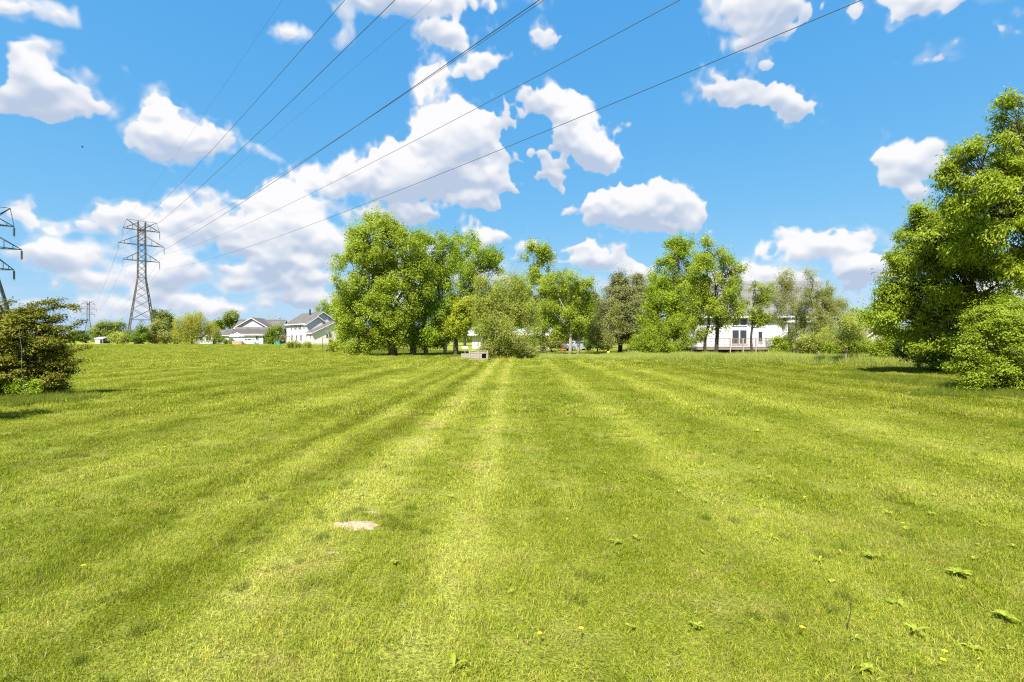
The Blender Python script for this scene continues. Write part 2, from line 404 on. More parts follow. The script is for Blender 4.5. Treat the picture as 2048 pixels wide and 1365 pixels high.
M['walnut'] = leaf_mat('walnut_leaf', (.070,.120,.008), (.175,.230,.020), (.30,.33,.10), trans=.46)
M['shrub'] = leaf_mat('shrub_leaf', (.062,.108,.007), (.150,.205,.016), (.23,.27,.05), trans=.36)
M['weed'] = leaf_mat('weed_leaf', (.115,.165,.014), (.205,.255,.040))
M['twig'] = leaf_mat('dry_twig', (.20,.15,.10), (.34,.27,.20), trans=.05)
M['bark'] = bark_mat('bark_grey', (.06,.045,.032), (.20,.165,.125))
M['barkpale'] = bark_mat('bark_pale', (.16,.13,.10), (.42,.37,.30))
M['barkdark'] = bark_mat('bark_dark', (.03,.022,.016), (.10,.075,.055))
M['steel'] = simple('weathered_steel', (.05, .052, .055), .6, .4, 0, 1.0, .35)
M['rust'] = simple('rusted_steel', (.10, .08, .07), .7, .3, 0, .6, .4)
M['wire'] = simple('conductor_wire', (.035, .04, .045), .5, .4)
M['insul'] = simple('insulator_glaze', (.07, .075, .075), .3, .5)
M['white'] = siding_mat('white_siding', (.54, .54, .535)); M['whitetrim'] = simple('white_trim', (.64, .63, .62), .5, .3, 0, 2, .04)
M['cream'] = siding_mat('cream_siding', (.66, .62, .55), .22)
M['shade_blue'] = siding_mat('shade_blue_siding', (.66, .72, .74), .22)  # white siding tinted blue: shadow on the garage wing put into its colour
M['roof'] = shingle_mat('charcoal_shingle', (.085, .075, .072), (.145, .130, .125))
M['roof2'] = shingle_mat('grey_shingle', (.12, .115, .115), (.19, .18, .175))
M['roofpale'] = simple('pale_metal_roof', (.30, .32, .35), .45, .4, 0, 1.5, .08)
M['brown'] = simple('brown_roof', (.14, .11, .095), .8)
M['glass'] = simple('window_glass', (.030, .036, .042), .12, .6, 0, .8, .4, 0)
M['shut'] = simple('dark_shutter', (.045, .05, .055), .6)
M['wood'] = simple('weathered_wood', (.33, .28, .225), .85, .2, 0, 6, .35, .4)
M['deck'] = simple('deck_wood', (.22, .165, .145), .8, .2, 0, 5, .25, .3)
M['concrete'] = simple('pale_concrete', (.56, .54, .50), .85, .2, 0, 2, .12)
M['brick'] = simple('red_brick', (.40, .22, .14), .85, .2, 0, 3, .25)
M['canvas'] = simple('white_canvas', (.80, .79, .77), .8)
M['paint_white'] = simple('car_paint', (.74, .74, .73), .25, .5, 0, 1, .03, 0)
M['tyre'] = simple('tyre_rubber', (.02, .02, .02), .8)
M['chrome'] = simple('wheel_metal', (.45, .45, .46), .35, .5, .6)
M['teal'] = simple('teal_plastic', (.02, .28, .24), .5)
M['black'] = simple('black_enamel', (.015, .015, .016), .4, .5)
M['red'] = simple('red_paint', (.22, .035, .025), .6)
M['yellowp'] = simple('yellow_plastic', (.70, .52, .02), .5)
M['petal'] = simple('yellow_petal', (.75, .55, .02), .6, .2, 0, 30, .2)
M['orange'] = simple('orange_petal', (.62, .28, .02), .6)
def soil():
    b = NB('dry_soil'); o = b.pos(); n = b.noise(o, 26, 7, .75); v = b.n('ShaderNodeTexVoronoi'); v.feature = 'DISTANCE_TO_EDGE'; v.inputs['Scale'].default_value = 22; b.lk(o, v.inputs['Vector'])
    c = b.mix(b.ramp(n, [(.3, 0.0), (.7, 1.0)]), (.27, .205, .13), (.48, .39, .27))
    c = b.mix(b.m('MULTIPLY', b.ramp(v.outputs[0], [(0, 1.0), (.06, 0.0)]), .5), c, (.24, .17, .11))
    return b.done(b.princ(c, .95, .1, bump=n, bstr=.9, bdist=.02))
M['soil'] = soil()
# ------------------------------------------------------------------ ground
def build_ground():
    ys = [-60, -30, -12, -4, -1.5] + list(np.arange(0, 12, .16)) + list(np.arange(12, 30, .4)) + list(np.arange(30, 70, 1.5)) + list(np.arange(70, 140, 5)) + [150, 180, 240, 400, 800, 1600, 3200]
    xs = [-3200, -1500, -700, -350, -200] + list(np.arange(-120, -30, 6)) + list(np.arange(-30, -12, 1.0)) + list(np.arange(-12, 12, .22)) + list(np.arange(12, 30, 1.0)) + list(np.arange(30, 121, 6)) + [200, 350, 700, 1500, 3200]
    XX, YY = np.meshgrid(xs, ys); ZZ = gz(XX, YY)
    V = np.stack([XX, YY, ZZ], -1).reshape(-1, 3); nx, ny = len(xs), len(ys)
    idx = np.arange(nx * ny).reshape(ny, nx)
    Q = np.stack([idx[:-1, :-1], idx[:-1, 1:], idx[1:, 1:], idx[1:, :-1]], -1).reshape(-1, 4)
    me = bpy.data.meshes.new('ground'); me.from_pydata(V.tolist(), [], Q.tolist()); me.materials.append(M['ground'])
    me.polygons.foreach_set('use_smooth', [True] * len(me.polygons)); me.update()
    o = bpy.data.objects.new('ground', me); C.objects.link(o); tag(o, kind='structure')
build_ground()
m = MB(); 
def strip(name, pts, w, mat, dz=.012):
    V = []
    for i, (x, y) in enumerate(pts):
        a = Vector(pts[min(i + 1, len(pts) - 1)]) - Vector(pts[max(i - 1, 0)]); n = Vector((-a.y, a.x)).normalized() * w / 2
        V.append((x + n.x, y + n.y)); V.append((x - n.x, y - n.y))
    vs = [(a, b, g1(a, b) + dz) for a, b in V]; mb = MB(); mb.add(vs, [(2 * i, 2 * i + 1, 2 * i + 3, 2 * i + 2) for i in range(len(pts) - 1)])
    o = mb.build(name, mat); tag(o, kind='structure'); return o
strip('path', [(X(470, 104), 104), (X(520, 101), 101), (X(600, 99), 99), (X(640, 98), 98), (X(700, 96), 96)], 1.3, M['concrete'])
strip('driveway', [(X(485, 126), 119.5), (X(520, 122), 121), (X(560, 122), 122), (X(600, 122), 123)], 5, M['concrete'])

# ------------------------------------------------------------------ grass
def blade_set(n, r, lmin, lmax, w, rng, lean=.35, square=False, seg=2):
    """blades as a mesh: each is a quad and a tip triangle stored as two quads"""
    if square: bx = rng.uniform(-r, r, n); by = rng.uniform(-r, r, n)
    else:
        q = np.sqrt(rng.random(n)) * r; a = rng.uniform(0, 2 * np.pi, n); bx = q * np.cos(a); by = q * np.sin(a)
    ln = rng.uniform(lmin, lmax, n); az = rng.uniform(0, 2 * np.pi, n); le = np.abs(rng.normal(0, lean, n)) + .08
    wd = w * rng.uniform(.7, 1.3, n); tw = rng.uniform(0, 2 * np.pi, n)
    base = np.stack([bx, by, np.full(n, -.012)], 1); dirh = np.stack([np.cos(az), np.sin(az), np.zeros(n)], 1)
    sd = np.stack([np.cos(tw), np.sin(tw), np.zeros(n)], 1) * wd[:, None] / 2
    up = np.array([0, 0, 1.0])
    mid = base + (up * np.cos(le * .6)[:, None] + dirh * np.sin(le * .6)[:, None]) * (ln * .55)[:, None]
    tip = mid + (up * np.cos(le * 1.9)[:, None] + dirh * np.sin(le * 1.9)[:, None]) * (ln * .5)[:, None]
    q1 = np.stack([base - sd, base + sd, mid + sd * .85, mid - sd * .85], 1)
    q2 = np.stack([mid - sd * .85, mid + sd * .85, tip + sd * .12, tip - sd * .12], 1)
    V = np.concatenate([q1, q2], 1).reshape(-1, 3); t = rng.random(n)
    return V, np.repeat(t, 2)
def patches(tagname, n_var, mat, seed, **k):
    col = bpy.data.collections.new(tagname); rng = np.random.default_rng(seed)
    for i in range(n_var):
        V, t = blade_set(rng=rng, **k); o = quads_obj('tuft', V, 4, mat, attr=t, link=False); col.objects.link(o)
    return col
def scatter(name, pts, rotz, scl, idx, col, label=None, tilt=None):
    n = len(pts); me = bpy.data.meshes.new(name); me.vertices.add(n); me.vertices.foreach_set('co', np.ascontiguousarray(pts, np.float32).ravel())
    rot = np.zeros((n, 3), np.float32); rot[:, 2] = rotz
    if tilt is not None: rot[:, 0] = tilt[:, 0]; rot[:, 1] = tilt[:, 1]
    a = me.attributes.new('rot', 'FLOAT_VECTOR', 'POINT'); a.data.foreach_set('vector', rot.ravel())
    a = me.attributes.new('scl', 'FLOAT_VECTOR', 'POINT'); a.data.foreach_set('vector', np.ascontiguousarray(scl, np.float32).ravel())
    a = me.attributes.new('pick', 'INT', 'POINT'); a.data.foreach_set('value', idx.astype(np.int32))
    o = bpy.data.objects.new(name, me); C.objects.link(o)
    g = bpy.data.node_groups.new(name, 'GeometryNodeTree')
    g.interface.new_socket('Geometry', in_out='INPUT', socket_type='NodeSocketGeometry'); g.interface.new_socket('Geometry', in_out='OUTPUT', socket_type='NodeSocketGeometry')
    gi = g.nodes.new('NodeGroupInput'); go = g.nodes.new('NodeGroupOutput'); ip = g.nodes.new('GeometryNodeInstanceOnPoints')
    ci = g.nodes.new('GeometryNodeCollectionInfo'); ci.inputs[0].default_value = col; ci.inputs['Separate Children'].default_value = True; ci.inputs['Reset Children'].default_value = True
    def at(nm, ty):
        x = g.nodes.new('GeometryNodeInputNamedAttribute'); x.data_type = ty; x.inputs[0].default_value = nm
        return [s for s in x.outputs if s.enabled and s.name == 'Attribute'][0]
    g.links.new(gi.outputs[0], ip.inputs['Points']); g.links.new(ci.outputs[0], ip.inputs['Instance']); ip.inputs['Pick Instance'].default_value = True
    g.links.new(at('pick', 'INT'), ip.inputs['Instance Index']); g.links.new(at('rot', 'FLOAT_VECTOR'), ip.inputs['Rotation']); g.links.new(at('scl', 'FLOAT_VECTOR'), ip.inputs['Scale'])
    g.links.new(ip.outputs[0], go.inputs[0])
    md = o.modifiers.new('scatter', 'NODES'); md.node_group = g
    tag(o, label, kind='stuff'); return o
def lump(x, y, s=1.0):
    return (np.sin(x * 1.7 * s + 1.3 * np.sin(y * 1.1 * s)) * np.sin(y * 1.3 * s + 1.1 * np.sin(x * .9 * s + 2)) + .5 * np.sin(x * 4.1 * s + y * 3.3 * s) * np.sin(y * 5.2 * s - x * 2.2 * s))
def boundary(x):
    """far edge of the mown field (distance) as a function of x"""
    px = np.array([-80, -40, -16, -6, -2, 0, 3, 8, 14, 20, 24, 40.]); d = np.array([124, 110, 52, 44, 41, 40, 38, 36, 33, 29, 27, 24.])
    return np.interp(x, px, d)
DIRT = [(X(712, 3.93), 3.93, .175, .105), (X(742, 4.25), 4.25, .10, .06), (X(655, 3.40), 3.40, .12, .05)]
def field_points(y0, y1, dens, rng, spread=1.18, side=1.6):
    A = 0; n = int(dens * (y1 - y0) * (2 * (1.06 * spread * (y0 + y1) / 2 + side)))
    y = np.sqrt(rng.uniform(0, 1, n) * (y1 ** 2 - y0 ** 2) + y0 ** 2); x = rng.uniform(-1, 1, n) * (1.06 * spread * y + side)
    return x, y
def lawn(name, y0, y1, dens, col, nv, rng, hs, label):
    x, y = field_points(y0, y1, dens, rng)
    keep = y < boundary(x) + rng.normal(0, .12, len(x))
    for cx, cy, rx, ry in DIRT:
        e = ((x - cx) / rx) ** 2 + ((y - cy) / ry) ** 2
        keep &= ~(e < rng.uniform(.30, 1.5, len(x)))
    x = x[keep]; y = y[keep]; n = len(x)
    h = hs * (1 + .30 * lump(x, y, 1.3) + rng.normal(0, .16, n)); h = np.clip(h, .45 * hs, 2.0 * hs)
    ex = rng.random(n) < .010; h = np.where(ex, h * 1.5, h)
    s = rng.uniform(.85, 1.2, n)
    scatter(name, np.stack([x, y, gz(x, y)], 1), rng.uniform(0, 6.28, n), np.stack([s, s, h], 1), rng.integers(0, nv, n), col, label, tilt=rng.normal(0, .10, (n, 2)))
rg = np.random.default_rng(5)
pc = patches('tuft_near', 10, M['blade'], 1, n=190, r=.10, lmin=.018, lmax=.046, w=.0028, lean=.75)
lawn('lawn_grass', 1.0, 4.2, 150, pc, 10, rg, 1.0, 'short mown yellow green grass at the front of the field')
pc = patches('tuft_mid', 8, M['blade'], 2, n=260, r=.16, lmin=.022, lmax=.050, w=.0046, lean=.7)
lawn('lawn_grass', 4.2, 9.5, 52, pc, 8, rg, 1.0, 'short mown yellow green grass in the middle of the field')
pc = patches('tuft_far', 8, M['blade'], 3, n=560, r=.42, lmin=.03, lmax=.06, w=.009, lean=.5)
lawn('lawn_grass', 9.5, 26, 8.5, pc, 8, rg, 1.0, 'short mown yellow green grass towards the trees')
pc = patches('tuft_vfar', 6, M['blade_far'], 4, n=700, r=1.1, lmin=.04, lmax=.075, w=.026, lean=.5)
lawn('lawn_grass', 26, 112, 1.1, pc, 6, rg, 1.0, 'short mown yellow green grass at the far end of the field')
# tall unmown margin on the far side of the field
pc = patches('tuft_tall', 8, M['tall'], 6, n=260, r=.5, lmin=.22, lmax=.48, w=.014, lean=.35)
n = 5200; x = rg.uniform(-1, 27, n); y = boundary(x) + np.abs(rg.uniform(0, 1, n)) * (3.2 + 3.5 * sm(2, 12, x))
s = rg.uniform(.7, 1.3, n); hh = (.75 + .45 * sm(4, 16, x)) * (1 + .3 * lump(x, y, .5)) * rg.uniform(.7, 1.25, n)
scatter('tall_grass', np.stack([x, y, gz(x, y)], 1), rg.uniform(0, 6.28, n), np.stack([s, s, hh], 1), rg.integers(0, 8, n), pc, 'knee high unmown pale green grass along the far edge of the lawn')
# longer rough grass along the left edge of the trees and beyond the mown field
pc = patches('tuft_rough', 6, M['rough_grass'], 7, n=260, r=.8, lmin=.10, lmax=.24, w=.024, lean=.5)
x = rg.uniform(-34, 30, 5200); y = boundary(x) + rg.uniform(-.1, 24, 5200); n = len(x); s = rg.uniform(.8, 1.3, n)
scatter('yard_grass', np.stack([x, y, gz(x, y)], 1), rg.uniform(0, 6.28, n), np.stack([s, s, rg.uniform(.35, .9, n)], 1), rg.integers(0, 6, n), pc, 'rougher green grass of the back yards under the trees')
# longer grass round the feet of the shrubs on both sides
pc = patches('tuft_edge', 6, M['rough_grass'], 8, n=150, r=.22, lmin=.10, lmax=.26, w=.006, lean=.6)
ex_ = []
for (cx, cy, r0, r1, nn) in ((-12.6, 12.3, 1.7, .9, 150), (-11.2, 11.6, .7, .4, 40), (12.9, 13.1, 1.6, 1.3, 130), (15, 14.5, 2.4, 2.2, 200), (14.5, 18.5, 2.0, 2.0, 120), (21, 24, 6, 1.6, 260)):
    ex_.append(np.stack([rg.normal(cx, r0 * .5, nn), rg.normal(cy, r1 * .5, nn)], 1))
e = np.concatenate(ex_); n = len(e); s = rg.uniform(.7, 1.3, n)
scatter('long_grass', np.stack([e[:, 0], e[:, 1], gz(e[:, 0], e[:, 1])], 1), rg.uniform(0, 6.28, n), np.stack([s, s, rg.uniform(.5, 1.2, n)], 1), rg.integers(0, 6, n), pc, 'long uncut grass round the feet of the shrubs')

# lusher longer tufts round the bare soil and here and there in the turf
pc = patches('tuft_lush', 6, M['rough_grass'], 12, n=110, r=.055, lmin=.04, lmax=.10, w=.0030, lean=.5)
rl = np.random.default_rng(44); a = rl.uniform(0, 6.28, 34); k = rl.uniform(.95, 2.3, 34)
e = np.stack([DIRT[0][0] + k * .21 * np.cos(a), DIRT[0][1] + .04 + k * .15 * np.sin(a)], 1)
yy = np.sqrt(rl.uniform(2 ** 2, 9 ** 2, 520)); xx_ = rl.uniform(-1.1, 1.1, 520) * yy; kk = lump(xx_, yy, 1.9) > .25
e = np.concatenate([e[(np.sin(a) > -.7) & (np.sin(3 * a + 1) > -.5)], np.stack([xx_[kk], yy[kk]], 1)]); n = len(e); s = rl.uniform(.6, 1.2, n)
scatter('lush_grass', np.stack([e[:, 0], e[:, 1], gz(e[:, 0], e[:, 1])], 1), rl.uniform(0, 6.28, n), np.stack([s, s, rl.uniform(.45, .95, n)], 1), rl.integers(0, 6, n), pc, 'darker lush grass tufts in the front of the lawn')
# broadleaf weeds spread through the lawn, denser to the right
def rosette_mesh(n, rng, cx, cy, r, w, flat=.35):
    """n leaves from a centre; each leaf = 2 quads folded along its midrib"""
    a = rng.uniform(0, 2 * np.pi, n); l = r * rng.uniform(.6, 1.1, n); el = rng.uniform(.1, flat + .35, n)
    d = np.stack([np.cos(a) * np.cos(el), np.sin(a) * np.cos(el), np.sin(el)], 1); sd = np.stack([-np.sin(a), np.cos(a), np.zeros(n)], 1) * w
    c = np.stack([cx, cy, gz(cx, cy) + .012], 1); m1 = c + d * (l * .55)[:, None]; tip = c + d * l[:, None] - np.array([0, 0, 1.]) * (l * .22)[:, None]
    up = np.array([0, 0, 1.]) * w * .35
    return np.concatenate([np.stack([c, m1 + sd + up, tip, m1], 1), np.stack([c, m1, tip, m1 - sd + up], 1)], 1).reshape(-1, 3)
V = []; T = []
rw = np.random.default_rng(21)
for k in range(1500):
    y = math.sqrt(rw.uniform(2.3 ** 2, 15 ** 2)); x = (rw.uniform(-.95, 1.05)) * y
    if rw.random() > (.16 if x < 0.15 * y else .55 if x < .5 * y else .95): continue
    nl = rw.integers(4, 9); cx = np.full(nl, x); cy = np.full(nl, y)
    V.append(rosette_mesh(nl, rw, cx, cy, rw.uniform(.025, .070), rw.uniform(.005, .012))); T.append(np.repeat(rw.random(nl) , 2))
tag(quads_obj('ground_weeds', np.concatenate(V), 4, M['weed'], attr=np.concatenate(T)), 'small broadleaf weeds growing through the mown grass', kind='stuff')

# ------------------------------------------------------------------ foliage
def unit(v): return v / np.maximum(np.linalg.norm(v, axis=1, keepdims=True), 1e-9)
def leaf_quads(P, Nn, A, ln, wd, fold):
    """P centres, Nn normals, A long axes"""
    Nn = unit(Nn); A = unit(A - Nn * np.sum(A * Nn, 1, keepdims=True)); B = np.cross(Nn, A)
    l = ln[:, None] / 2; w = wd[:, None] / 2
    if fold:
        base = P - A * l; tip = P + A * l - Nn * l * .35; m = P - Nn * w * .0
        s1 = P + B * w + Nn * w * .35 - A * l * .1; s2 = P - B * w + Nn * w * .35 - A * l * .1
        return np.concatenate([np.stack([base, s1, tip, m], 1), np.stack([base, m, tip, s2], 1)], 1).reshape(-1, 3)
    return np.stack([P - A * l, P + B * w - A * l * .15, P + A * l, P - B * w - A * l * .15], 1).reshape(-1, 3)
def hashn(P, s):
    x, y, z = (P * s).T
    return (np.sin(x * 1.0 + 2 * np.sin(y * .7 + z * .4)) + np.sin(y * 1.3 + 1.7 * np.sin(z * .8 + x * .5)) + np.sin(z * 1.1 + 1.9 * np.sin(x * .9 - y * .3))) / 3
def crown(name, lobes, rng, mat, parent, n_clump, n_leaf, r_clump, leaf, aspect=.6, stretch=(1, 1, 1), droop=0., up=.5, fold=False, gap=-.35, wind=None, spikes=.12, shell=.55, flat_layers=0, clip_z=None):
    L_ = np.array(lobes, float); w = L_[:, 3] * L_[:, 5]; w /= w.sum(); pick = rng.choice(len(L_), int(n_clump * 1.6), p=w); l = L_[pick]
    d = unit(rng.normal(size=(len(l), 3))); rr = 1 - (1 - shell) * rng.random(len(l)) ** 1.6 * 1.4; rr = np.clip(rr, .1, 1.02)
    P = l[:, :3] + d * l[:, 3:6] * rr[:, None]
    out = unit(d / l[:, 3:6])
    sc = 1.3 / max(r_clump, .15)
    k = hashn(P, sc * .55) > gap
    # bury test: drop clumps deep inside another lobe
    for q in L_:
        ins = np.sum(((P - q[:3]) / q[3:6]) ** 2, 1); k &= ~(ins < .30)
    if clip_z is not None: k &= P[:, 2] > clip_z
    P = P[k][:n_clump]; out = out[k][:n_clump]; n = len(P)
    if flat_layers: P[:, 2] = np.round(P[:, 2] / flat_layers) * flat_layers + rng.normal(0, flat_layers * .12, n)
    rc = r_clump * rng.uniform(.6, 1.35, n)
    Pc = np.repeat(P, n_leaf, 0); oc = np.repeat(out, n_leaf, 0); rcc = np.repeat(rc, n_leaf)
    off = np.clip(rng.normal(size=(len(Pc), 3)), -1.9, 1.9) * rcc[:, None] * .55 * np.array(stretch)
    sp_ = np.repeat(rng.random(n) < spikes, n_leaf); off += (oc * .5 + np.array([0, 0, .8])) * (np.abs(rng.normal(size=len(Pc))) * rcc * .8 * sp_)[:, None]
    off[:, 2] -= droop * np.abs(rng.normal(size=len(Pc))) * rcc
    PP = Pc + off
    rnd = unit(rng.normal(size=PP.shape)); NN = oc * .65 + np.array([0, 0, up]) + rnd * .75
    AA = unit(rng.normal(size=PP.shape)) + np.array([0, 0, -1.]) * droop * 1.2
    if wind is not None: AA = AA * .55 + np.array(wind)
    ln = leaf * rng.uniform(.65, 1.25, len(PP)); tint = np.clip(np.repeat(rng.beta(2, 2, n), n_leaf) * .55 + rng.random(len(PP)) * .45, 0, 1)
    V = leaf_quads(PP, NN, AA, ln, ln * aspect, fold)
    o = quads_obj(name, V, 4, mat, parent, attr=np.repeat(tint, 2) if fold else tint)
    return P, o
def limb(mb, a, b, r0, r1, rng, n=5, sides=5, sag=.0, jit=1.):
    a = np.array(a, float); b = np.array(b, float); L0 = np.linalg.norm(b - a); pts = []; rad = []
    j = rng.normal(size=3) * L0 * .07 * jit; j2 = rng.normal(size=3) * L0 * .05 * jit
    for i in range(n + 1):
        t = i / n; p = a + (b - a) * t + j * math.sin(math.pi * t) + j2 * math.sin(2 * math.pi * t); p[2] += L0 * .10 * math.sin(math.pi * t) * (1 - sag)
        pts.append(p); rad.append(r0 + (r1 - r0) * t)
    mb.tube(pts, rad, sides); return pts
seedc = [100]
def tree(name, label, cat, d, base_px, lobes_px, mat, bark='bark', trunk_r=.22, n_clump=240, n_leaf=110, r_clump=.55, leaf=.17, trunks=None, fork=.35, depth=.85, group=None, dy=0, twigs=7, base_off=0, limbs=True, lean=None, limb_k=.42, breakup=True, core=.80, **k):
    """lobes_px: crown lobes (px, py, rx, ry[, depth offset in m]) read at distance d"""
    seedc[0] += 1; rng = np.random.default_rng(seedc[0])
    bx, by = X(base_px, d), d; bz = g1(bx, by); s = d / F
    root = empty(name, (bx, by, bz), label=label, cat=cat, group=group)
    lobes = []
    for q in lobes_px:
        off = q[4] if len(q) > 4 else rng.normal(0, .25) * q[2] * s
        lobes.append((X(q[0], d) - bx, off, Z(q[1], d) - bz, q[2] * s * .92, q[2] * s * depth * .92, q[3] * s * .92))
    if breakup:
        extra = []
        for i, (a, b_, c, p, q, r) in enumerate(lobes):
            lobes[i] = (a, b_, c, p * core, q * core, r * core)
            for _ in range(5):
                dd = unit(rng.normal(size=(1, 3)) + np.array([[0, -.15, .25]]))[0]; f = rng.uniform(.30, .50)
                extra.append((a + dd[0] * p * .78, b_ + dd[1] * q * .78, c + dd[2] * r * .78, p * f, q * f, min(r, p) * f * .72))
        nl0 = len(lobes); lobes = lobes + extra
    else: nl0 = len(lobes)
    P, _ = crown('crown', lobes, rng, mat, root, n_clump, n_leaf, r_clump, leaf, **k)
    if not limbs: return root
    mb = MB(); top = max(l[2] for l in lobes); low = min(l[2] - l[5] for l in lobes)
    stems = trunks or [(base_px, 1.0)]
    used = []
    for (tp, tr) in stems:
        tx = X(tp, d) - bx; ty = rng.normal(0, .15) if trunks else 0; h = top * fork * rng.uniform(.85, 1.15); r = trunk_r * tr
        e = (tx + (lean or 0) + rng.normal(0, .12), ty + rng.normal(0, .1), h)
        p = limb(mb, (tx, ty, -.15), e, r * 1.1, r * .72, rng, 6, 8, 1., .25)
        mb.tube([(tx, ty, -.2), (tx, ty, .25)], [r * 1.7, r * 1.02], 8)
        used.append((e, r))
    for l in lobes[:nl0]:
        e, r = min(used, key=lambda u: abs(u[0][0] - l[0]) + rng.random())
        c = (l[0], l[1], l[2] - l[5] * .15)
        if c[2] < e[2] * .8:      # low lobe: limb leaves the trunk lower down
            f = max(.45, c[2] / max(e[2], .1) * .8); e = tuple(np.array(e) * f)
        p = limb(mb, e, c, r * limb_k, r * limb_k * .32, rng)
        dd = np.linalg.norm((P - np.array(l[:3])) / np.array(l[3:6]), axis=1); idx = np.argsort(dd + rng.random(len(dd)) * .8)[:twigs * 2]
        for i in idx[:twigs * 2]:
            st = p[rng.integers(2, len(p))]
            limb(mb, st, P[i], r * limb_k * .22, r * .035, rng, 3, 4)
    mb.build('trunk', M[bark], root, smooth=True)
    return root
# ------------------------------------------------------------------ trees and shrubs
OAK = dict(fold=False)
tree('maple_tree', 'tallest wide silvery green maple with thick dark trunk beside the white house', 'tree', 47, 785,
     [(758,488,62,56),(712,545,46,66),(802,500,56,66),(705,630,42,52),(745,590,60,70),(790,600,62,80),(728,672,48,30),(690,600,26,34),(830,560,40,60),(770,678,56,24),(720,690,34,16),(690,665,22,22),(765,455,30,26),(725,480,30,24),(800,650,40,36),(760,640,44,36)],
     M['maple'], 'barkdark', .42, 1050, 130, .50, .155, core=.92, fork=.30, twigs=6, aspect=.7, gap=-.5, spikes=.25)
tree('maple_tree', 'dense green maple in the middle of the tall clump with a pale slender trunk', 'tree', 50, 851,
     [(862,500,48,44),(850,560,52,62),(880,590,46,70),(860,650,50,44),(828,640,34,50),(895,520,30,50),(850,682,46,20),(885,670,34,26)],
     M['maple2'], 'barkpale', .24, 560, 125, .50, .155, core=.9, trunks=[(851,1.0),(827,1.3),(888,.7)], fork=.35, gap=-.5, spikes=.2, aspect=.7)
tree('shade_tree', 'airy tall tree at the right end of the clump with sky showing through', 'tree', 60, 912,
     [(930,500,52,36),(965,515,40,36),(925,560,46,50),(985,550,24,34),(955,600,40,44),(905,620,40,50),(995,510,18,22),(930,650,50,36),(965,640,30,40)],
     M['maple2'], 'bark', .30, 420, 115, .58, .19, fork=.45, gap=-.15, spikes=.15, aspect=.65, twigs=9)
tree('young_tree', 'small bright yellow green tree in front of the clump near the ranch house', 'tree', 49, 911,
     [(925,640,36,38),(940,615,26,30),(905,655,24,22)], M['yellow'], 'barkdark', .2, 130, 90, .45, .17, fork=.5, gap=-.4)
tree('river_birch', 'pale olive multi stemmed tree standing by the grey wooden box', 'tree', 40, 992,
     [(978,580,32,40),(1010,570,36,36),(1035,600,32,44),(985,640,38,44),(1025,650,40,48),(1000,690,46,26),(1050,680,20,34),(965,620,22,40),(1004,610,44,50),(985,702,26,14),(1030,704,30,12),(1060,640,22,36)],
     M['pale'], 'bark', .10, 820, 85, .42, .14, trunks=[(982,1.),(991,.9),(1001,1.),(1011,.8),(1022,.6)], fork=.5, gap=-.35, aspect=.4, droop=.5, spikes=.3, twigs=9)
tree('poplar_tree', 'tall narrow poplar with clumped leaves rising behind the pale birch', 'tree', 64, 1088,
     [(1068,512,26,24),(1092,506,20,22),(1078,545,32,34),(1070,590,26,34),(1098,570,20,26),(1075,625,24,30)],
     M['bright'], 'bark', .22, 200, 95, .50, .19, fork=.5, gap=-.1, spikes=.35, aspect=.75)
tree('young_maple', 'loose green tree with two bare pale trunks in front of the parked car', 'tree', 50, 1141,
     [(1110,575,34,38),(1140,570,32,32),(1160,600,34,44),(1120,630,42,48),(1165,640,30,36),(1095,660,34,30),(1180,580,12,30),(1140,662,44,28),(1090,610,26,40),(1175,665,26,26)],
     M['bright'], 'barkpale', .17, 460, 105, .44, .15, trunks=[(1140,1.1),(1156,.9)], fork=.45, gap=-.2, spikes=.3, aspect=.65, twigs=9)
tree('young_maple', 'thin dull green tree between the two trunked tree and the pine', 'tree', 53, 1216,
     [(1200,655,36,36),(1225,640,20,34),(1185,665,26,30),(1190,610,16,34),(1215,680,20,16),(1180,690,24,14)],
     M['olive'], 'bark', .10, 230, 90, .42, .14, fork=.5, gap=-.1, spikes=.3, aspect=.55, twigs=9)
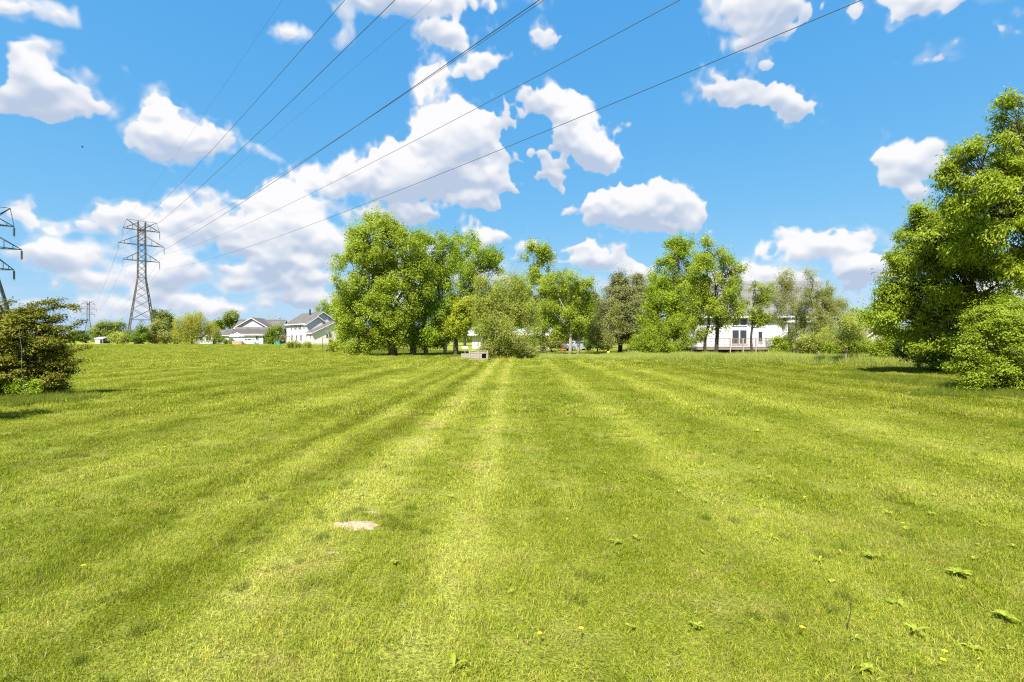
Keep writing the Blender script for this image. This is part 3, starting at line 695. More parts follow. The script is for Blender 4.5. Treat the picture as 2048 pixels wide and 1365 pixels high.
# conifers
for (lab, px_, d_, sc_) in (('dark olive pine with layered boughs behind the thin dull tree', 1240, 62, 1.0), ('second pine set behind, its top just right of the nearer pine', 1276, 72, .92)):
    lb = []
    for i in range(9):
        t = i / 8; y_ = 566 + t * 112 * sc_; r_ = (14 + 56 * t ** .6) * sc_
        if i > 6: r_ *= .9
        lb.append((px_ + (-1) ** i * 4 * t, y_, r_, 10, 0))
    lb.append((px_ - 2, 556, 8, 12, 0))
    tree('pine_tree', lab, 'pine', d_, px_, lb, M['pine'], 'barkdark', .26, int(800 * sc_), 100, .62, .30, fork=.85, aspect=.2, breakup=False, stretch=(1.2, 1.2, .55), up=.9, gap=-.6, shell=.3, twigs=4, spikes=.2)
for (lab, px_, d_, lb, mt) in (('leafy tree behind the ranch house, filling the gap right of the pale birch', 1050, 98, [(1030,640,26,36),(1060,655,30,34),(1020,660,20,24)], 'maple2'),
                               ('dark leafy tree behind the two trunked tree and the parked car', 1110, 92, [(1095,640,30,46),(1125,655,32,34),(1075,668,20,22)], 'dark'),
                               ('green tree closing the belt between the poplar and the two trunked tree', 1130, 84, [(1115,600,26,36),(1140,590,26,34),(1160,620,26,36)], 'maple2'),
                               ('leafy tree just behind the pale birch crown', 1000, 86, [(1000,600,36,40),(1040,590,26,40),(975,640,26,40),(1040,640,30,34)], 'maple2'),
                               ('olive green tree behind the thin dull tree', 1180, 90, [(1165,650,30,36),(1190,640,30,44),(1210,665,22,24)], 'farleaf'),
                               ('broad tree behind the second pine', 1285, 92, [(1275,640,30,46),(1310,650,30,40)], 'maple2'),
                               ('background tree closing the gap behind the airy tall tree', 930, 100, [(900,640,30,40),(940,650,30,36),(870,660,26,28)], 'maple2')):
    tree('background_tree', lab, 'tree', d_, px_, lb, M[mt], 'barkdark', .3, 130, 70, .9, .34, fork=.4, gap=-.6, clip_z=.4, twigs=3)
# group right of the pines
tree('maple_tree', 'broad leafy tree rising above the bushes left of the deck', 'tree', 49, 1352,
     [(1342,500,34,30),(1330,545,40,44),(1375,530,38,44),(1320,600,36,50),(1360,590,50,56),(1345,650,48,40),(1395,620,30,46),(1300,640,24,40),(1370,490,22,18)],
     M['maple2'], 'bark', .26, 520, 115, .46, .15, fork=.4, gap=-.4, spikes=.3, aspect=.7)
tree('ash_tree', 'light green tree with two dark trunks standing in front of the deck', 'tree', 43.5, 1433,
     [(1430,520,40,34),(1465,540,26,34),(1400,545,34,40),(1435,575,52,44),(1410,615,40,34),(1450,620,30,28),(1470,590,22,34),(1400,652,30,20),(1445,652,26,14),(1475,635,16,18),(1392,668,22,24),(1415,495,16,18)],
     M['bright'], 'barkdark', .15, 480, 100, .40, .135, trunks=[(1433,1.1),(1413,.9)], fork=.5, gap=-.2, spikes=.35, aspect=.6, twigs=10)
tree('young_tree', 'slim bright sapling rising in front of the deck doors', 'tree', 46, 1508,
     [(1505,580,24,24),(1525,600,20,24),(1500,620,24,26),(1520,640,16,20),(1490,640,12,18),(1508,560,10,14),(1535,580,14,16),(1540,640,14,20)],
     M['bright'], 'barkdark', .11, 170, 90, .36, .13, fork=.55, gap=-.05, spikes=.35, aspect=.6, twigs=9)
tree('willow_tree', 'wind swept pale olive tree at the right end of the deck', 'tree', 42, 1602,
     [(1568,562,20,24),(1585,590,34,30),(1575,625,32,32),(1610,625,30,36),(1590,660,36,28),(1555,600,16,22)],
     M['olive'], 'bark', .10, 340, 105, .36, .12, trunks=[(1602,1.),(1612,.8),(1590,.7)], fork=.5, gap=-.2, aspect=.3, wind=(-.5,0,.1), spikes=.35, twigs=9)
tree('willow_tree', 'taller wind swept olive tree leaning right beside the big roof corner', 'tree', 40, 1632,
     [(1618,552,14,20),(1632,580,26,28),(1650,610,34,30),(1680,612,26,14),(1640,640,36,30),(1665,650,36,28),(1690,640,18,16),(1655,585,16,14),(1640,680,30,20),(1615,660,20,26)],
     M['olive'], 'bark', .11, 400, 105, .34, .12, trunks=[(1632,1.),(1645,.8)], fork=.5, gap=-.2, aspect=.3, wind=(-.45,0,.3), spikes=.35, twigs=9)
def leaning():
    d = 29; s = d / F; bx = X(1699, d); root = empty('leaning_sapling', (bx, d, g1(bx, d)), label='small leaning tree with a bare pale trunk at the edge of the mown lawn', cat='tree')
    rng = np.random.default_rng(77); mb = MB()
    tip = ((1680 - 1699) * s, 0, (732 - 690) * s); limb(mb, (0, 0, -.1), tip, .075, .05, rng, 5, 7, 1.)
    lobes = [((px - 1699) * s, rng.normal(0, .3), (732 - py) * s, rx * s, rx * s, ry * s) for px, py, rx, ry in ((1665,670,24,18),(1695,665,26,20),(1680,650,24,16),(1715,680,14,14))]
    P, _ = crown('crown', lobes, rng, M['pale'], root, 130, 70, .28, .10, aspect=.4, droop=.4, spikes=.3, gap=-.3)
    for l in lobes:
        p = limb(mb, tip, l[:3], .04, .015, rng)
        for i in rng.choice(len(P), 8): limb(mb, p[3], P[i], .012, .004, rng, 3, 4)
    mb.build('trunk', M['barkpale'], root, smooth=True)
leaning()
# shrubs of the middle distance
SH = [('leafy_bush', 'green bush in the yard behind the pale birch, hiding the ranch wall', 62, 1030, [(1015,685,18,14),(1040,688,18,12),(1062,684,18,14)], 'maple2', 110, 90, .42, .15),
      ('leafy_bush', 'olive bush in the yard left of the two pale trunks', 60, 1105, [(1090,688,18,14),(1112,684,16,16)], 'olive', 90, 90, .42, .15),
      ('leafy_bush', 'low dark shrubs under the pine beside the yard lawn', 68, 1195, [(1180,688,16,8),(1205,690,16,7)], 'dark', 70, 80, .4, .16),
      ('leafy_bush', 'large mixed bush at the left end of the wooden deck', 43, 1318, [(1285,690,26,24),(1310,670,34,34),(1340,680,36,34),(1365,690,20,22),(1325,700,40,16),(1285,705,26,12),(1355,650,24,24)], 'shrub', 420, 100, .34, .10),
      ('leafy_bush', 'small yellow green bush in front of the middle of the deck', 42.5, 1551, [(1545,690,20,18),(1560,695,16,14)], 'bright', 80, 60, .26, .12),
      ('leafy_bush', 'dark low bush just right of the small yellow green one by the deck', 43, 1586, [(1578,694,20,20),(1600,700,16,14),(1560,705,16,10)], 'dark', 120, 80, .28, .12),
      ('leafy_bush', 'pale straggly bush under the wind swept trees', 38.5, 1625, [(1612,690,20,24),(1638,690,24,24),(1660,696,20,20)], 'pale', 200, 90, .28, .10),
      ('leafy_bush', 'wide green bush behind the small leaning tree', 36, 1712, [(1690,690,34,26),(1722,688,32,30),(1745,700,24,20),(1670,700,24,16)], 'shrub', 300, 100, .30, .09),
      ('leafy_bush', 'round bright bush under the big tree where the lawn ends', 29, 1795, [(1775,695,24,24),(1800,690,30,30),(1832,695,28,24),(1760,705,20,16),(1850,705,24,18)], 'shrub', 340, 110, .26, .085),
      ('leafy_bush', 'shaded olive bush under the pale birch right side', 38.5, 1050, [(1045,690,16,18),(1062,700,16,10)], 'olive', 60, 60, .25, .10),
      ('leafy_bush', 'low green shrub standing alone in front of the two storey house', 84, 600, [(590,692,16,7),(612,693,12,6)], 'pale', 70, 50, .42, .22),
      ('conifer_shrub', 'dark pointed evergreen shrub between the two white houses', 112, 541, [(541,665,8,12),(540,678,12,14)], 'dark', 60, 60, .6, .30),
      ('leafy_bush', 'rounded green tree shrub beside the evergreen near the driveway', 124, 556, [(555,662,10,12),(559,674,10,14),(550,676,10,12)], 'farleaf', 80, 60, .7, .34),
      ('clipped_bush', 'bright yellow green clipped bush at the left foot of the big maple', 66, 687, [(684,672,9,8),(690,676,8,7)], 'yellow', 60, 60, .38, .18),
      ('leafy_bush', 'yellowish shrub at the base of the maple beside the dead stump', 60, 690, [(684,692,14,8),(672,690,8,6)], 'yellow', 40, 60, .35, .16)]
for nm, lab, d, bpx, lb, mt, nc, nl, rc, lf in SH:
    tree(nm, lab, 'bush', d, bpx, lb, M[mt], 'bark', .06 if d < 60 else .1, nc, nl, rc, lf, fork=.35, gap=-.6, clip_z=.03, twigs=3, spikes=.25)
# far left woods and trees by the pylon
FL = [('distant_tree', 'rounded tree behind the tower bushes, left of the willow', 165, 330, [(330,633,20,15),(318,645,14,14),(342,645,12,12)], 'farleaf', 90, 60, 1.0, .5),
      ('willow_tree', 'large weeping willow left of the white farmhouse', 122, 386, [(372,642,22,18),(398,640,26,17),(362,662,16,20),(388,665,22,20),(414,662,18,20),(385,632,20,10)], 'willow', 240, 80, .9, .34),
      ('willow_tree', 'smaller willow right of the large willow, over a white porch', 128, 428, [(422,652,14,14),(430,668,12,14)], 'willow', 80, 70, .8, .32),
      ('distant_tree', 'round crowned tree rising behind the farmhouse roof', 175, 466, [(466,634,15,12),(458,648,14,12),(476,650,10,12)], 'farleaf', 80, 60, 1.0, .5),
      ('distant_tree', 'low dark tree between the willow and the round crowned tree', 172, 441, [(440,652,12,10)], 'dark', 40, 60, 1.0, .5),
      ('distant_tree', 'bright rounded tree behind the driveway between the houses', 160, 550, [(550,654,18,11),(536,662,10,8)], 'bright', 70, 60, 1.0, .46),
      ('distant_tree', 'small grey green tree right of the garage roof', 185, 531, [(532,655,10,8)], 'farleaf', 30, 60, 1.0, .5),
      ('distant_tree', 'dark green tree behind the gable of the two storey house', 158, 654, [(648,618,16,18),(662,630,18,26),(672,612,14,18)], 'maple2', 130, 70, .8, .32),
      ('distant_tree', 'yellow green tree touching the left side of the big maple', 72, 690, [(688,630,12,26),(690,600,12,22),(690,655,12,18)], 'yellow', 110, 70, .6, .22),
      ('distant_tree', 'broad low tree mass left of the lattice tower', 210, 222, [(212,662,22,15),(236,660,18,13),(196,668,14,12),(226,650,20,8)], 'farleaf', 130, 60, 1.2, .6),
      ('leafy_bush', 'greyish shrub at the left foot of the lattice tower', 135, 236, [(232,675,13,12),(246,680,12,10)], 'pale', 70, 60, .7, .32),
      ('leafy_bush', 'dark green shrub at the right foot of the lattice tower', 130, 272, [(268,676,14,15),(284,668,14,18)], 'dark', 90, 60, .75, .34),
      ('leafy_bush', 'wide bush right of the tower with brownish twigs', 134, 312, [(300,668,18,20),(320,660,18,20),(335,672,16,16),(312,682,26,8)], 'olive', 170, 60, .8, .34),
      ('leafy_bush', 'bright rounded bush between the tower bushes and the willow', 138, 350, [(348,665,14,18),(358,676,10,12)], 'farleaf', 70, 60, .8, .34),
      ('distant_tree', 'dark tree line piece just right of the hawthorn bush', 190, 172, [(170,676,18,8),(150,672,14,10)], 'dark', 60, 60, 1.1, .55),
      ('distant_tree', 'dark tree seen past the big trees on the right', 82, 1718, [(1715,640,24,30),(1740,650,20,30),(1700,660,20,20)], 'maple2', 130, 60, .8, .30),
      ('distant_tree', 'tree beyond the small brown roofed building on the right', 96, 1760, [(1760,630,26,30),(1790,640,20,30)], 'farleaf', 110, 60, .9, .34)]
for nm, lab, d, bpx, lb, mt, nc, nl, rc, lf in FL:
    wil = 'willow' in nm
    tree(nm, lab, 'bush' if 'bush' in nm else 'tree', d, bpx, lb, M[mt], 'barkdark', .3, nc, nl, rc, lf, fork=.4, gap=-.6, clip_z=.05, twigs=3,
         **(dict(stretch=(.8, .8, 1.3), droop=1.3, aspect=.3, up=.2, spikes=0) if wil else dict(spikes=.2)))
# distant wood closing the horizon
def far_wood():
    rng = np.random.default_rng(9); lobes = []
    for i in range(150):
        a = rng.uniform(-62, 62); dd = rng.uniform(330, 520) if a < -8 else rng.uniform(190, 330)
        x = dd * math.tan(math.radians(a)); h = rng.uniform(5, 9); w = rng.uniform(8, 16)
        lobes.append((x, dd, .7 + h * .45, w, w * .7, h * .62))
    P, o = crown('distant_wood', lobes, rng, M['farleaf'], None, 3300, 26, 2.2, 1.5, up=.5, gap=-2, clip_z=.8, shell=.7)
    tag(o, 'low green wood closing the horizon beyond the houses', kind='stuff')
far_wood()

# big trees and shrubs on the right
tree('walnut_tree', 'big tall tree on the right edge with wind blown drooping leaves and bare limbs', 'tree', 18.5, 2120,
     [(2010,250,40,34),(1965,290,38,26),(1930,315,34,30),(1985,345,70,36),(2045,300,46,60),(1925,390,56,44),(2000,420,80,50),(2075,400,60,90),(1960,470,90,50),(2060,520,70,70),(2140,340,90,120),(2180,480,100,120),(2005,205,20,16),(1890,355,20,24),(1950,380,60,40),(2030,350,40,50)],
     M['walnut'], 'barkdark', .30, 1500, 66, .26, .15, fork=.40, limb_k=.26, twigs=9, aspect=.36, fold=True, core=.92, gap=-.08, spikes=.2, droop=.55, wind=(-.25, 0, -.28), up=.8, depth=.9, stretch=(1.25, 1.0, .55))
tree('walnut_tree', 'lower spreading tree in front of the tall one, reaching over the lawn edge', 'tree', 21.5, 1960,
     [(1840,470,44,34),(1830,425,24,20),(1810,520,34,40),(1870,500,60,50),(1850,580,64,46),(1920,560,70,60),(1790,600,34,36),(1835,640,60,34),(1900,620,70,40),(1980,560,50,70),(1770,640,24,30),(1880,440,44,34),(1800,560,36,36),(1840,680,50,20),(1960,640,50,40),(1940,470,50,50)],
     M['walnut'], 'barkdark', .22, 1600, 66, .28, .15, fork=.45, twigs=8, aspect=.36, fold=True, core=.95, gap=-.22, spikes=.2, droop=.5, wind=(-.25, 0, -.25), up=.8, stretch=(1.25, 1.0, .6))
tree('leafy_shrub', 'dense front shrub on the right with tiered leafy boughs reaching the grass', 'bush', 13.6, 2010,
     [(1990,640,52,46),(1968,690,40,46),(2020,700,70,60),(2060,640,70,60),(1980,742,46,26),(2060,750,70,34),(2110,700,70,80),(1945,730,20,26),(1965,772,46,20),(2035,780,60,24),(1940,764,22,20),(1925,735,18,22),(1935,690,22,26),(1958,650,24,26)],
     M['shrub'], 'bark', .07, 1500, 80, .17, .058, trunks=[(2000,1.),(2030,.9),(2060,1.1),(1985,.6)], fork=.5, twigs=7, aspect=.55, fold=True, gap=-.28, up=.9, stretch=(1.3, 1.2, .5), spikes=.15, clip_z=.04)
tree('leafy_shrub', 'middle shrub on the right between the spreading tree and the front shrub', 'bush', 23, 1890,
     [(1885,690,36,30),(1912,670,32,36),(1872,705,28,18),(1925,705,30,22),(1890,650,34,26),(1880,728,40,16),(1915,730,34,18),(1850,725,20,14)],
     M['shrub'], 'bark', .07, 560, 85, .26, .085, fork=.5, twigs=5, aspect=.55, fold=True, gap=-.45, up=.9, stretch=(1.3, 1.2, .5), spikes=.15, clip_z=.04)
tree('leafy_shrub', 'dark undergrowth shrub at the far corner of the lawn under the spreading tree', 'bush', 25.5, 1838,
     [(1815,695,30,24),(1850,690,34,26),(1880,700,30,18),(1835,670,30,20)],
     M['dark'], 'bark', .07, 260, 80, .26, .10, fork=.5, twigs=4, aspect=.55, gap=-.5, up=.7, spikes=.15, clip_z=.04)

# hawthorn bush at the left edge
tree('hawthorn_bush', 'dark spreading bush with reddish olive leaves at the left edge of the lawn', 'bush', 12.6, 55,
     [(30,655,50,30),(85,645,34,18),(-10,680,60,60),(50,700,58,40),(95,690,34,22),(40,740,56,30),(92,745,30,22),(-70,660,60,60),(-60,730,60,50),(50,628,36,13),(112,660,16,8),(5,635,26,14),(118,708,18,9),(110,680,24,10),(20,775,60,20),(75,770,36,18),(108,735,26,30),(70,730,50,40),(110,762,20,14)],
     M['barberry'], 'barkdark', .05, 1050, 95, .15, .055, trunks=[(55,1.2),(20,1.),(90,.9),(-30,1.)], fork=.4, twigs=9, aspect=.6, fold=True, gap=-.45, up=.9, stretch=(1.35, 1.2, .42), spikes=.05, clip_z=.05)
def arm_branch(root, pts_px, rng, d, mb):
    """reaching boughs of the hawthorn, leaf tufts along each"""
    bx = X(55, d); s = d / F; P = [((a - 55) * s, rng.normal(0, .12), (H - g1(bx, d)) + (682.5 - b) * s) for a, b in pts_px]
    mb.tube(P, [.018] + [.010] * (len(P) - 2) + [.004], 5); out = []
    for i in range(len(P) - 1):
        a, b = np.array(P[i]), np.array(P[i + 1]); m_ = max(2, int(np.linalg.norm(b - a) / .055))
        for j in range(m_): out.append(a + (b - a) * j / m_)
    return np.array(out)
hb = [o for o in C.objects if o.get('category') == 'bush' and o.name.startswith('hawthorn')][0]
rng = np.random.default_rng(31); mb = MB(); pts = []
for br in ([(20,640),(60,612),(90,604),(108,606),(124,597)], [(40,640),(90,618),(115,612),(140,612),(158,622)], [(60,670),(110,655),(135,660),(150,648),(166,640)], [(60,690),(110,700),(150,702),(186,692)], [(60,700),(110,730),(140,722),(168,722)],
           [(60,720),(100,745),(130,750),(138,760)], [(60,660),(100,640),(118,632),(122,634)], [(-10,640),(10,612),(20,602),(24,606)], [(80,690),(110,680),(140,670),(160,664)]):
    pts.append(arm_branch(hb, br, rng, 12.6, mb))
pts = np.concatenate(pts); nl = 40; PP = np.repeat(pts, nl, 0) + rng.normal(size=(len(pts) * nl, 3)) * np.array([.055, .08, .034])
NN = rng.normal(size=PP.shape) * .7 + np.array([0, 0, .9]); ln = .050 * rng.uniform(.6, 1.2, len(PP))
quads_obj('bough_leaves', leaf_quads(PP, NN, rng.normal(size=PP.shape), ln, ln * .6, True), 4, M['barberry'], hb, attr=np.repeat(np.clip(rng.beta(2, 2, len(PP)) * .9, 0, 1), 2))
mb.build('bough', M['barkdark'], hb, smooth=True)
mb = MB(); d = 12.1; rng = np.random.default_rng(5)
limb(mb, (X(87, d), d - .4, 0), (X(76, d), d - .4, 1.1), .008, .006, rng, 6, 6, 1., .2); limb(mb, (X(76, d), d - .4, 1.1), (X(50, d), d - .1, 1.9), .006, .003, rng, 6, 5, 1., .3)
mb.build('bare_stem', M['bark'], smooth=True, label='thin bare pale stem rising in front of the hawthorn bush', cat='sapling')
tree('green_weed_plant', 'leafy green weed clump growing at the foot of the hawthorn', 'plant', 12.0, 42,
     [(40,776,24,18),(56,788,16,12),(20,786,18,14)], M['maple2'], 'bark', .012, 80, 40, .08, .05, fork=.3, twigs=2, aspect=.7, fold=True, gap=-.6, clip_z=.02, spikes=.3)
tree('hawthorn_bush', 'neighbouring bush beyond the left edge that throws its shadow on the lawn', 'bush', 8.3, -225,
     [(-225,640,90,50),(-260,700,90,70),(-190,690,50,50),(-160,640,40,14),(-230,600,50,30)], M['barberry'], 'barkdark', .05, 220, 60, .14, .06, fork=.4, twigs=4, aspect=.6, gap=-.45, stretch=(1.35, 1.2, .5), clip_z=.05)

# ------------------------------------------------------------------ lattice towers and power lines
NA = Vector((.73, .68, 0)).normalized()
def pylon(label, loc, zs, arms, half, group, thick=1.0, string_r=.10):
    """zs: waist, low, mid, top, peak heights above the base; half: half sides (base, waist, body)"""
    root = empty('lattice_tower', loc, math.atan2(NA.y, NA.x), label=label, cat='pylon', group=group)
    zw, zl, zm, zt, zp = zs; hb_, hw, ht = half; t = .15 * thick; tb = .07 * thick
    def hs(z):
        return hb_ + (hw - hb_) * z / zw if z < zw else hw + (ht - hw) * (z - zw) / (zt - zw)
    for ax in (-1, 1):
        for ay in (-1, 1):
            m = MB(); m.tube([(ax * hb_, ay * hb_, -.3), (ax * hw, ay * hw, zw), (ax * ht, ay * ht, zt), (ax * ht, ay * ht, zp - .2)], t, 4)
            m.build('leg', M['rust'] if ax < 0 else M['steel'], root)
    lv = [0]; 
    fr = [.36, .52, .66, .78, .89, 1.0]
    lv = [0] + [zw * f for f in fr]; k = zw
    while k < zp - 1.6: k += (2 * hs(k)) * .95; lv.append(min(k, zp))
    for i in range(len(lv) - 1):
        a, b = lv[i], lv[i + 1]; ha, hb2 = hs(a), hs(b); m = MB()
        for (p, q) in (((-1, -1), (1, -1)), ((1, -1), (1, 1)), ((1, 1), (-1, 1)), ((-1, 1), (-1, -1))):
            A0 = (p[0] * ha, p[1] * ha, a); B0 = (q[0] * ha, q[1] * ha, a); A1 = (p[0] * hb2, p[1] * hb2, b); B1 = (q[0] * hb2, q[1] * hb2, b)
            if i == 0:
                mid = tuple((u + v) / 2 for u, v in zip(A1, B1)); m.tube([A0, mid], tb, 4); m.tube([B0, mid], tb, 4)
            else: m.tube([A0, B1], tb, 4); m.tube([B0, A1], tb, 4)
            if i in (0, 5) or b >= zt - 1 and i % 2: m.tube([A1, B1], tb, 4)
        m.build('brace_panel', M['steel'], root)
    for (z, a, up) in ((zl, arms[0], 2.6), (zm, arms[1], 2.9), (zt, arms[2], 2.3)):
        h = hs(z)
        for sg in (-1, 1):
            m = MB(); tip = (sg * a, 0, z)
            for ay in (-1, 1):
                m.tube([(0, ay * h, z), (sg * h, ay * h, z), tip], tb * 1.5, 4); m.tube([(sg * h, ay * h, z + up), tip], tb, 4)
            for f in (.35, .68):
                q = (sg * (h + (a - h) * f), h * (1 - f), z); q2 = (q[0], -q[1], z); qu = (q[0], h * (1 - f), z + up * (1 - f)); m.tube([q, q2], tb * .8, 4); m.tube([q, qu], tb * .8, 4)
            m.build('crossarm', M['steel'], root)
            m = MB(); r = string_r * (1.0 if sg > 0 else .55) * thick
            m.tube([(sg * a, 0, z), (sg * a, 0, z - .25)], .03, 4); m.tube([(sg * a, 0, z - .25), (sg * a, 0, z - 2.1)], r, 6); m.tube([(sg * a, 0, z - 2.1), (sg * a, 0, z - 2.4)], .05, 4)
            m.build('insulator', M['insul'], root)
    for sg in (-1, 1):
        m = MB()
        for ay in (-1, 1): m.tube([(-sg * ht, ay * ht, zt - 1.2), (sg * ht, ay * ht, zt + .9), (sg * arms[3], 0, zp)], tb * 1.3, 4)
        m.tube([(0, 0, zp), (sg * arms[3], 0, zp)], tb, 4); m.tube([(sg * arms[3], 0, zp), (sg * arms[2], 0, zt)], tb * .7, 4)
        m.build('peak_arm', M['steel'], root)
    return root
T2 = Vector((-121, 158, .7)); DIR = Vector((.68, -.73, 0)).normalized(); T3 = T2 - DIR * 431
zs2 = (21.5, 27.0, 32.2, 37.0, 40.0)
pylon('nearer lattice tower whose legs stand in the bushes right of the shed', T2, zs2, (4.8, 6.0, 4.8, 3.9), (3.9, 1.05, .95), None)
pylon('tiny far lattice tower seen beyond the hawthorn bush', T3, zs2, (4.8, 6.0, 4.8, 3.9), (3.9, 1.05, .95), None, 1.3)
pylon('large lattice tower half cut off by the left edge', Vector((-115, 105, .5)), (15.5, 16.9, 21.6, 26.6, 30.6), (4.8, 6.0, 4.8, 4.2), (5.6, 2.2, 1.2), None, 1.15, .16)
def wire(label, a, z, r, sag):
    pts = []; rad = []
    for (A, B) in ((T3, T2), (T2, T2 + DIR * 431)):
        n = 90
        for i in range(n + (1 if B != T2 else 0)):
            t = i / n; p = A.lerp(B, t) + NA * a; p.z = .7 + z - 4 * sag * t * (1 - t); pts.append(p)
    m = MB(); m.tube(pts, r, 4); m.build('power_line', M['wire'], smooth=True, label=label, cat='power line', group='wires of the tower line')
wire('thin earth wire, leftmost line where the wires meet the top edge', -3.9, 40.0, .008, 7.7)
wire('thin earth wire crossing the sky between the conductors', 3.9, 40.0, .009, 10.85)
wire('dark conductor second from the left at the top edge', -4.8, 34.6, .018, 10.75)
wire('dark conductor third from the left at the top edge, ending near the tower top', -6.0, 29.8, .018, 11.0)
wire('left one of the two conductors that run almost together', -4.8, 24.6, .018, 10.0)
wire('right one of the two conductors that run almost together', 4.8, 34.6, .018, 11.05)
wire('dark conductor second from the right across the sky', 6.0, 29.8, .018, 10.25)
wire('dark conductor furthest right, lowest over the field', 4.8, 24.6, .018, 9.95)
# ------------------------------------------------------------------ houses
def gable_block(root, x0, y0, w, l, eave, ridge, wall, roof, axis='y', oh=.45, z0=0, bname='wall', rname='roof', trim=None):
    """gabled volume: ridge runs along y (gables face -y/+y) or along x"""
    m = MB(); prof = [(0, z0 - .4), (w, z0 - .4), (w, eave), (w / 2, ridge), (0, eave)]
    if axis == 'y': m.prism([(x0 + a, b) for a, b in prof], y0, y0 + l, 'y'); half = w / 2
    else:
        prof = [(0, z0 - .4), (l, z0 - .4), (l, eave), (l / 2, ridge), (0, eave)]; m.prism([(y0 + a, b) for a, b in prof], x0, x0 + w, 'x'); half = l / 2
    m.build(bname, wall, root)
    sl = (ridge - eave) / half; th = .16; r = MB(); f = MB()
    for sg in (-1, 1):
        c = half; a0 = c + sg * (half + oh); zb = eave - oh * sl
        p = [(a0, zb + .02), (c, ridge + .02), (c, ridge + .02 + th), (a0, zb + .02 + th)]
        if axis == 'y': r.prism([(x0 + a, b) for a, b in p], y0 - oh, y0 + l + oh, 'y')
        else: r.prism([(y0 + a, b) for a, b in p], x0 - oh, x0 + w + oh, 'x')
        q = [(a0 - sg * .01, zb - .13), (c, ridge - .13), (c, ridge + .10), (a0 - sg * .01, zb + .10)]
        e = a0 + sg * .03
        if axis == 'y':
            for yy in (y0 - oh - .05, y0 + l + oh + .01): f.prism([(x0 + a, b) for a, b in q], yy, yy + .04, 'y')
            f.box(x0 + min(a0, e), y0 - oh, zb - .12, x0 + max(a0, e) , y0 + l + oh, zb + .12)
        else:
            for xx in (x0 - oh - .05, x0 + w + oh + .01): f.prism([(y0 + a, b) for a, b in q], xx, xx + .04, 'x')
            f.box(x0 - oh, y0 + min(a0, e), zb - .12, x0 + w + oh, y0 + max(a0, e), zb + .12)
    ro = r.build(rname, roof, root); f.build('fascia', M['whitetrim'], ro)
def window(root, x, y, z, w, h, face='-y', cols=2, rows=1, shutters=False, name='window'):
    """frame with recessed pane on a wall plane; face -y: plane at y; face -x: plane at x"""
    def bx(m, a0, b0, c0, a1, b1, c1):      # a along wall, b depth outward
        if face == '-y': m.box(a0, y - b1, c0, a1, y - b0, c1)
        else: m.box(x - b1, a0, c0, x - b0, a1, c1)
    u = x if face == '-y' else y; m = MB(); t = .09
    bx(m, u - w / 2 - t, .0, z - t, u - w / 2, .07, z + h + t); bx(m, u + w / 2, .0, z - t, u + w / 2 + t, .07, z + h + t)
    bx(m, u - w / 2, .0, z + h, u + w / 2, .068, z + h + t); bx(m, u - w / 2, .0, z - t, u + w / 2, .085, z)
    for i in range(1, cols): c = u - w / 2 + w * i / cols; bx(m, c - .03, .0, z, c + .03, .055, z + h)
    for i in range(1, rows): c = z + h * i / rows; bx(m, u - w / 2, .0, c - .025, u + w / 2, .05, c + .025)
    o = m.build(name, M['whitetrim'], root)
    m = MB(); bx(m, u - w / 2, .004, z, u + w / 2, .022, z + h); m.build('pane', M['glass'], o)
    if shutters:
        for sg in (-1, 1):
            m = MB(); c = u + sg * (w / 2 + t + .2); bx(m, c - .17, .0, z - .05, c + .17, .045, z + h + .05); m.build('shutter', M['shut'], root)
def place(px, d, z=None):
    x = X(px, d); return (x, d, g1(x, d) if z is None else z)

# two-storey white house beside the big maple (corner nearest the camera at px 612)
hc = empty('two_storey_house', place(612, 127), math.radians(45), label='white two storey house with charcoal roof and stepped garage gables', cat='house')
gable_block(hc, 0, 0, 9.0, 13.5, 5.6, 8.6, M['white'], M['roof'])
gable_block(hc, -.12, -1.0, 5.6, 1.0, 5.3, 7.3, M['white'], M['roof'], bname='gable_wall', rname='gable_roof', oh=.35)
gable_block(hc, -.2, -4.6, 12.4, 3.6, 3.0, 6.0, M['cream'], M['roof'], bname='garage_wall', rname='garage_roof', oh=.4)
for i, yy in enumerate((1.2, 4.2, 7.2, 9.8)): window(hc, 0, yy, 3.9, .75, 1.25, '-x', 1, 2, shutters=(i in (1, 2)))
window(hc, 0, 3.2, .9, 1.5, 1.5, '-x', 3, 2); window(hc, 0, 6.2, .4, 1.1, 2.0, '-x', 2, 1, name='door'); window(hc, 0, 9.3, 1.0, 1.5, 1.4, '-x', 3, 2); window(hc, -.2, -3.4, 1.4, .5, 1.1, '-x', 1, 1)
m = MB(); m.box(3.0, 5.0, 8.0, 3.35, 5.35, 9.5); m.build('chimney', M['shut'], hc)
m = MB(); m.box(-.22, -4.64, -.4, 12.2, -4.605, .32); m.build('foundation', M['concrete'], hc)

# farmhouse behind the willow
hb2 = empty('farmhouse', place(452, 140), math.radians(6), label='white farmhouse with a low garage wing behind the umbrella and parked car', cat='house')
k = 140 / F
gable_block(hb2, 2.0, 2, 8.6, 9, 5.0, 7.6, M['white'], M['roof'])
gable_block(hb2, .0, 6, 13, 7, 4.9, 7.3, M['white'], M['roof'], 'x', bname='rear_wall', rname='rear_roof')
gable_block(hb2, 4.6, -6, 12.2, 6.0, 2.8, 4.6, M['shade_blue'], M['roof'], 'x', bname='garage_wall', rname='garage_roof', oh=.5)
gable_block(hb2, -4.4, -3.0, 6.6, 5.6, 2.5, 3.9, M['white'], M['roof'], 'x', bname='wing_wall', rname='wing_roof', oh=.35)
gable_block(hb2, -4.6, -3.6, 3.2, 4.0, 2.4, 3.8, M['white'], M['roof'], 'y', bname='porch_wall', rname='porch_roof', oh=.25)
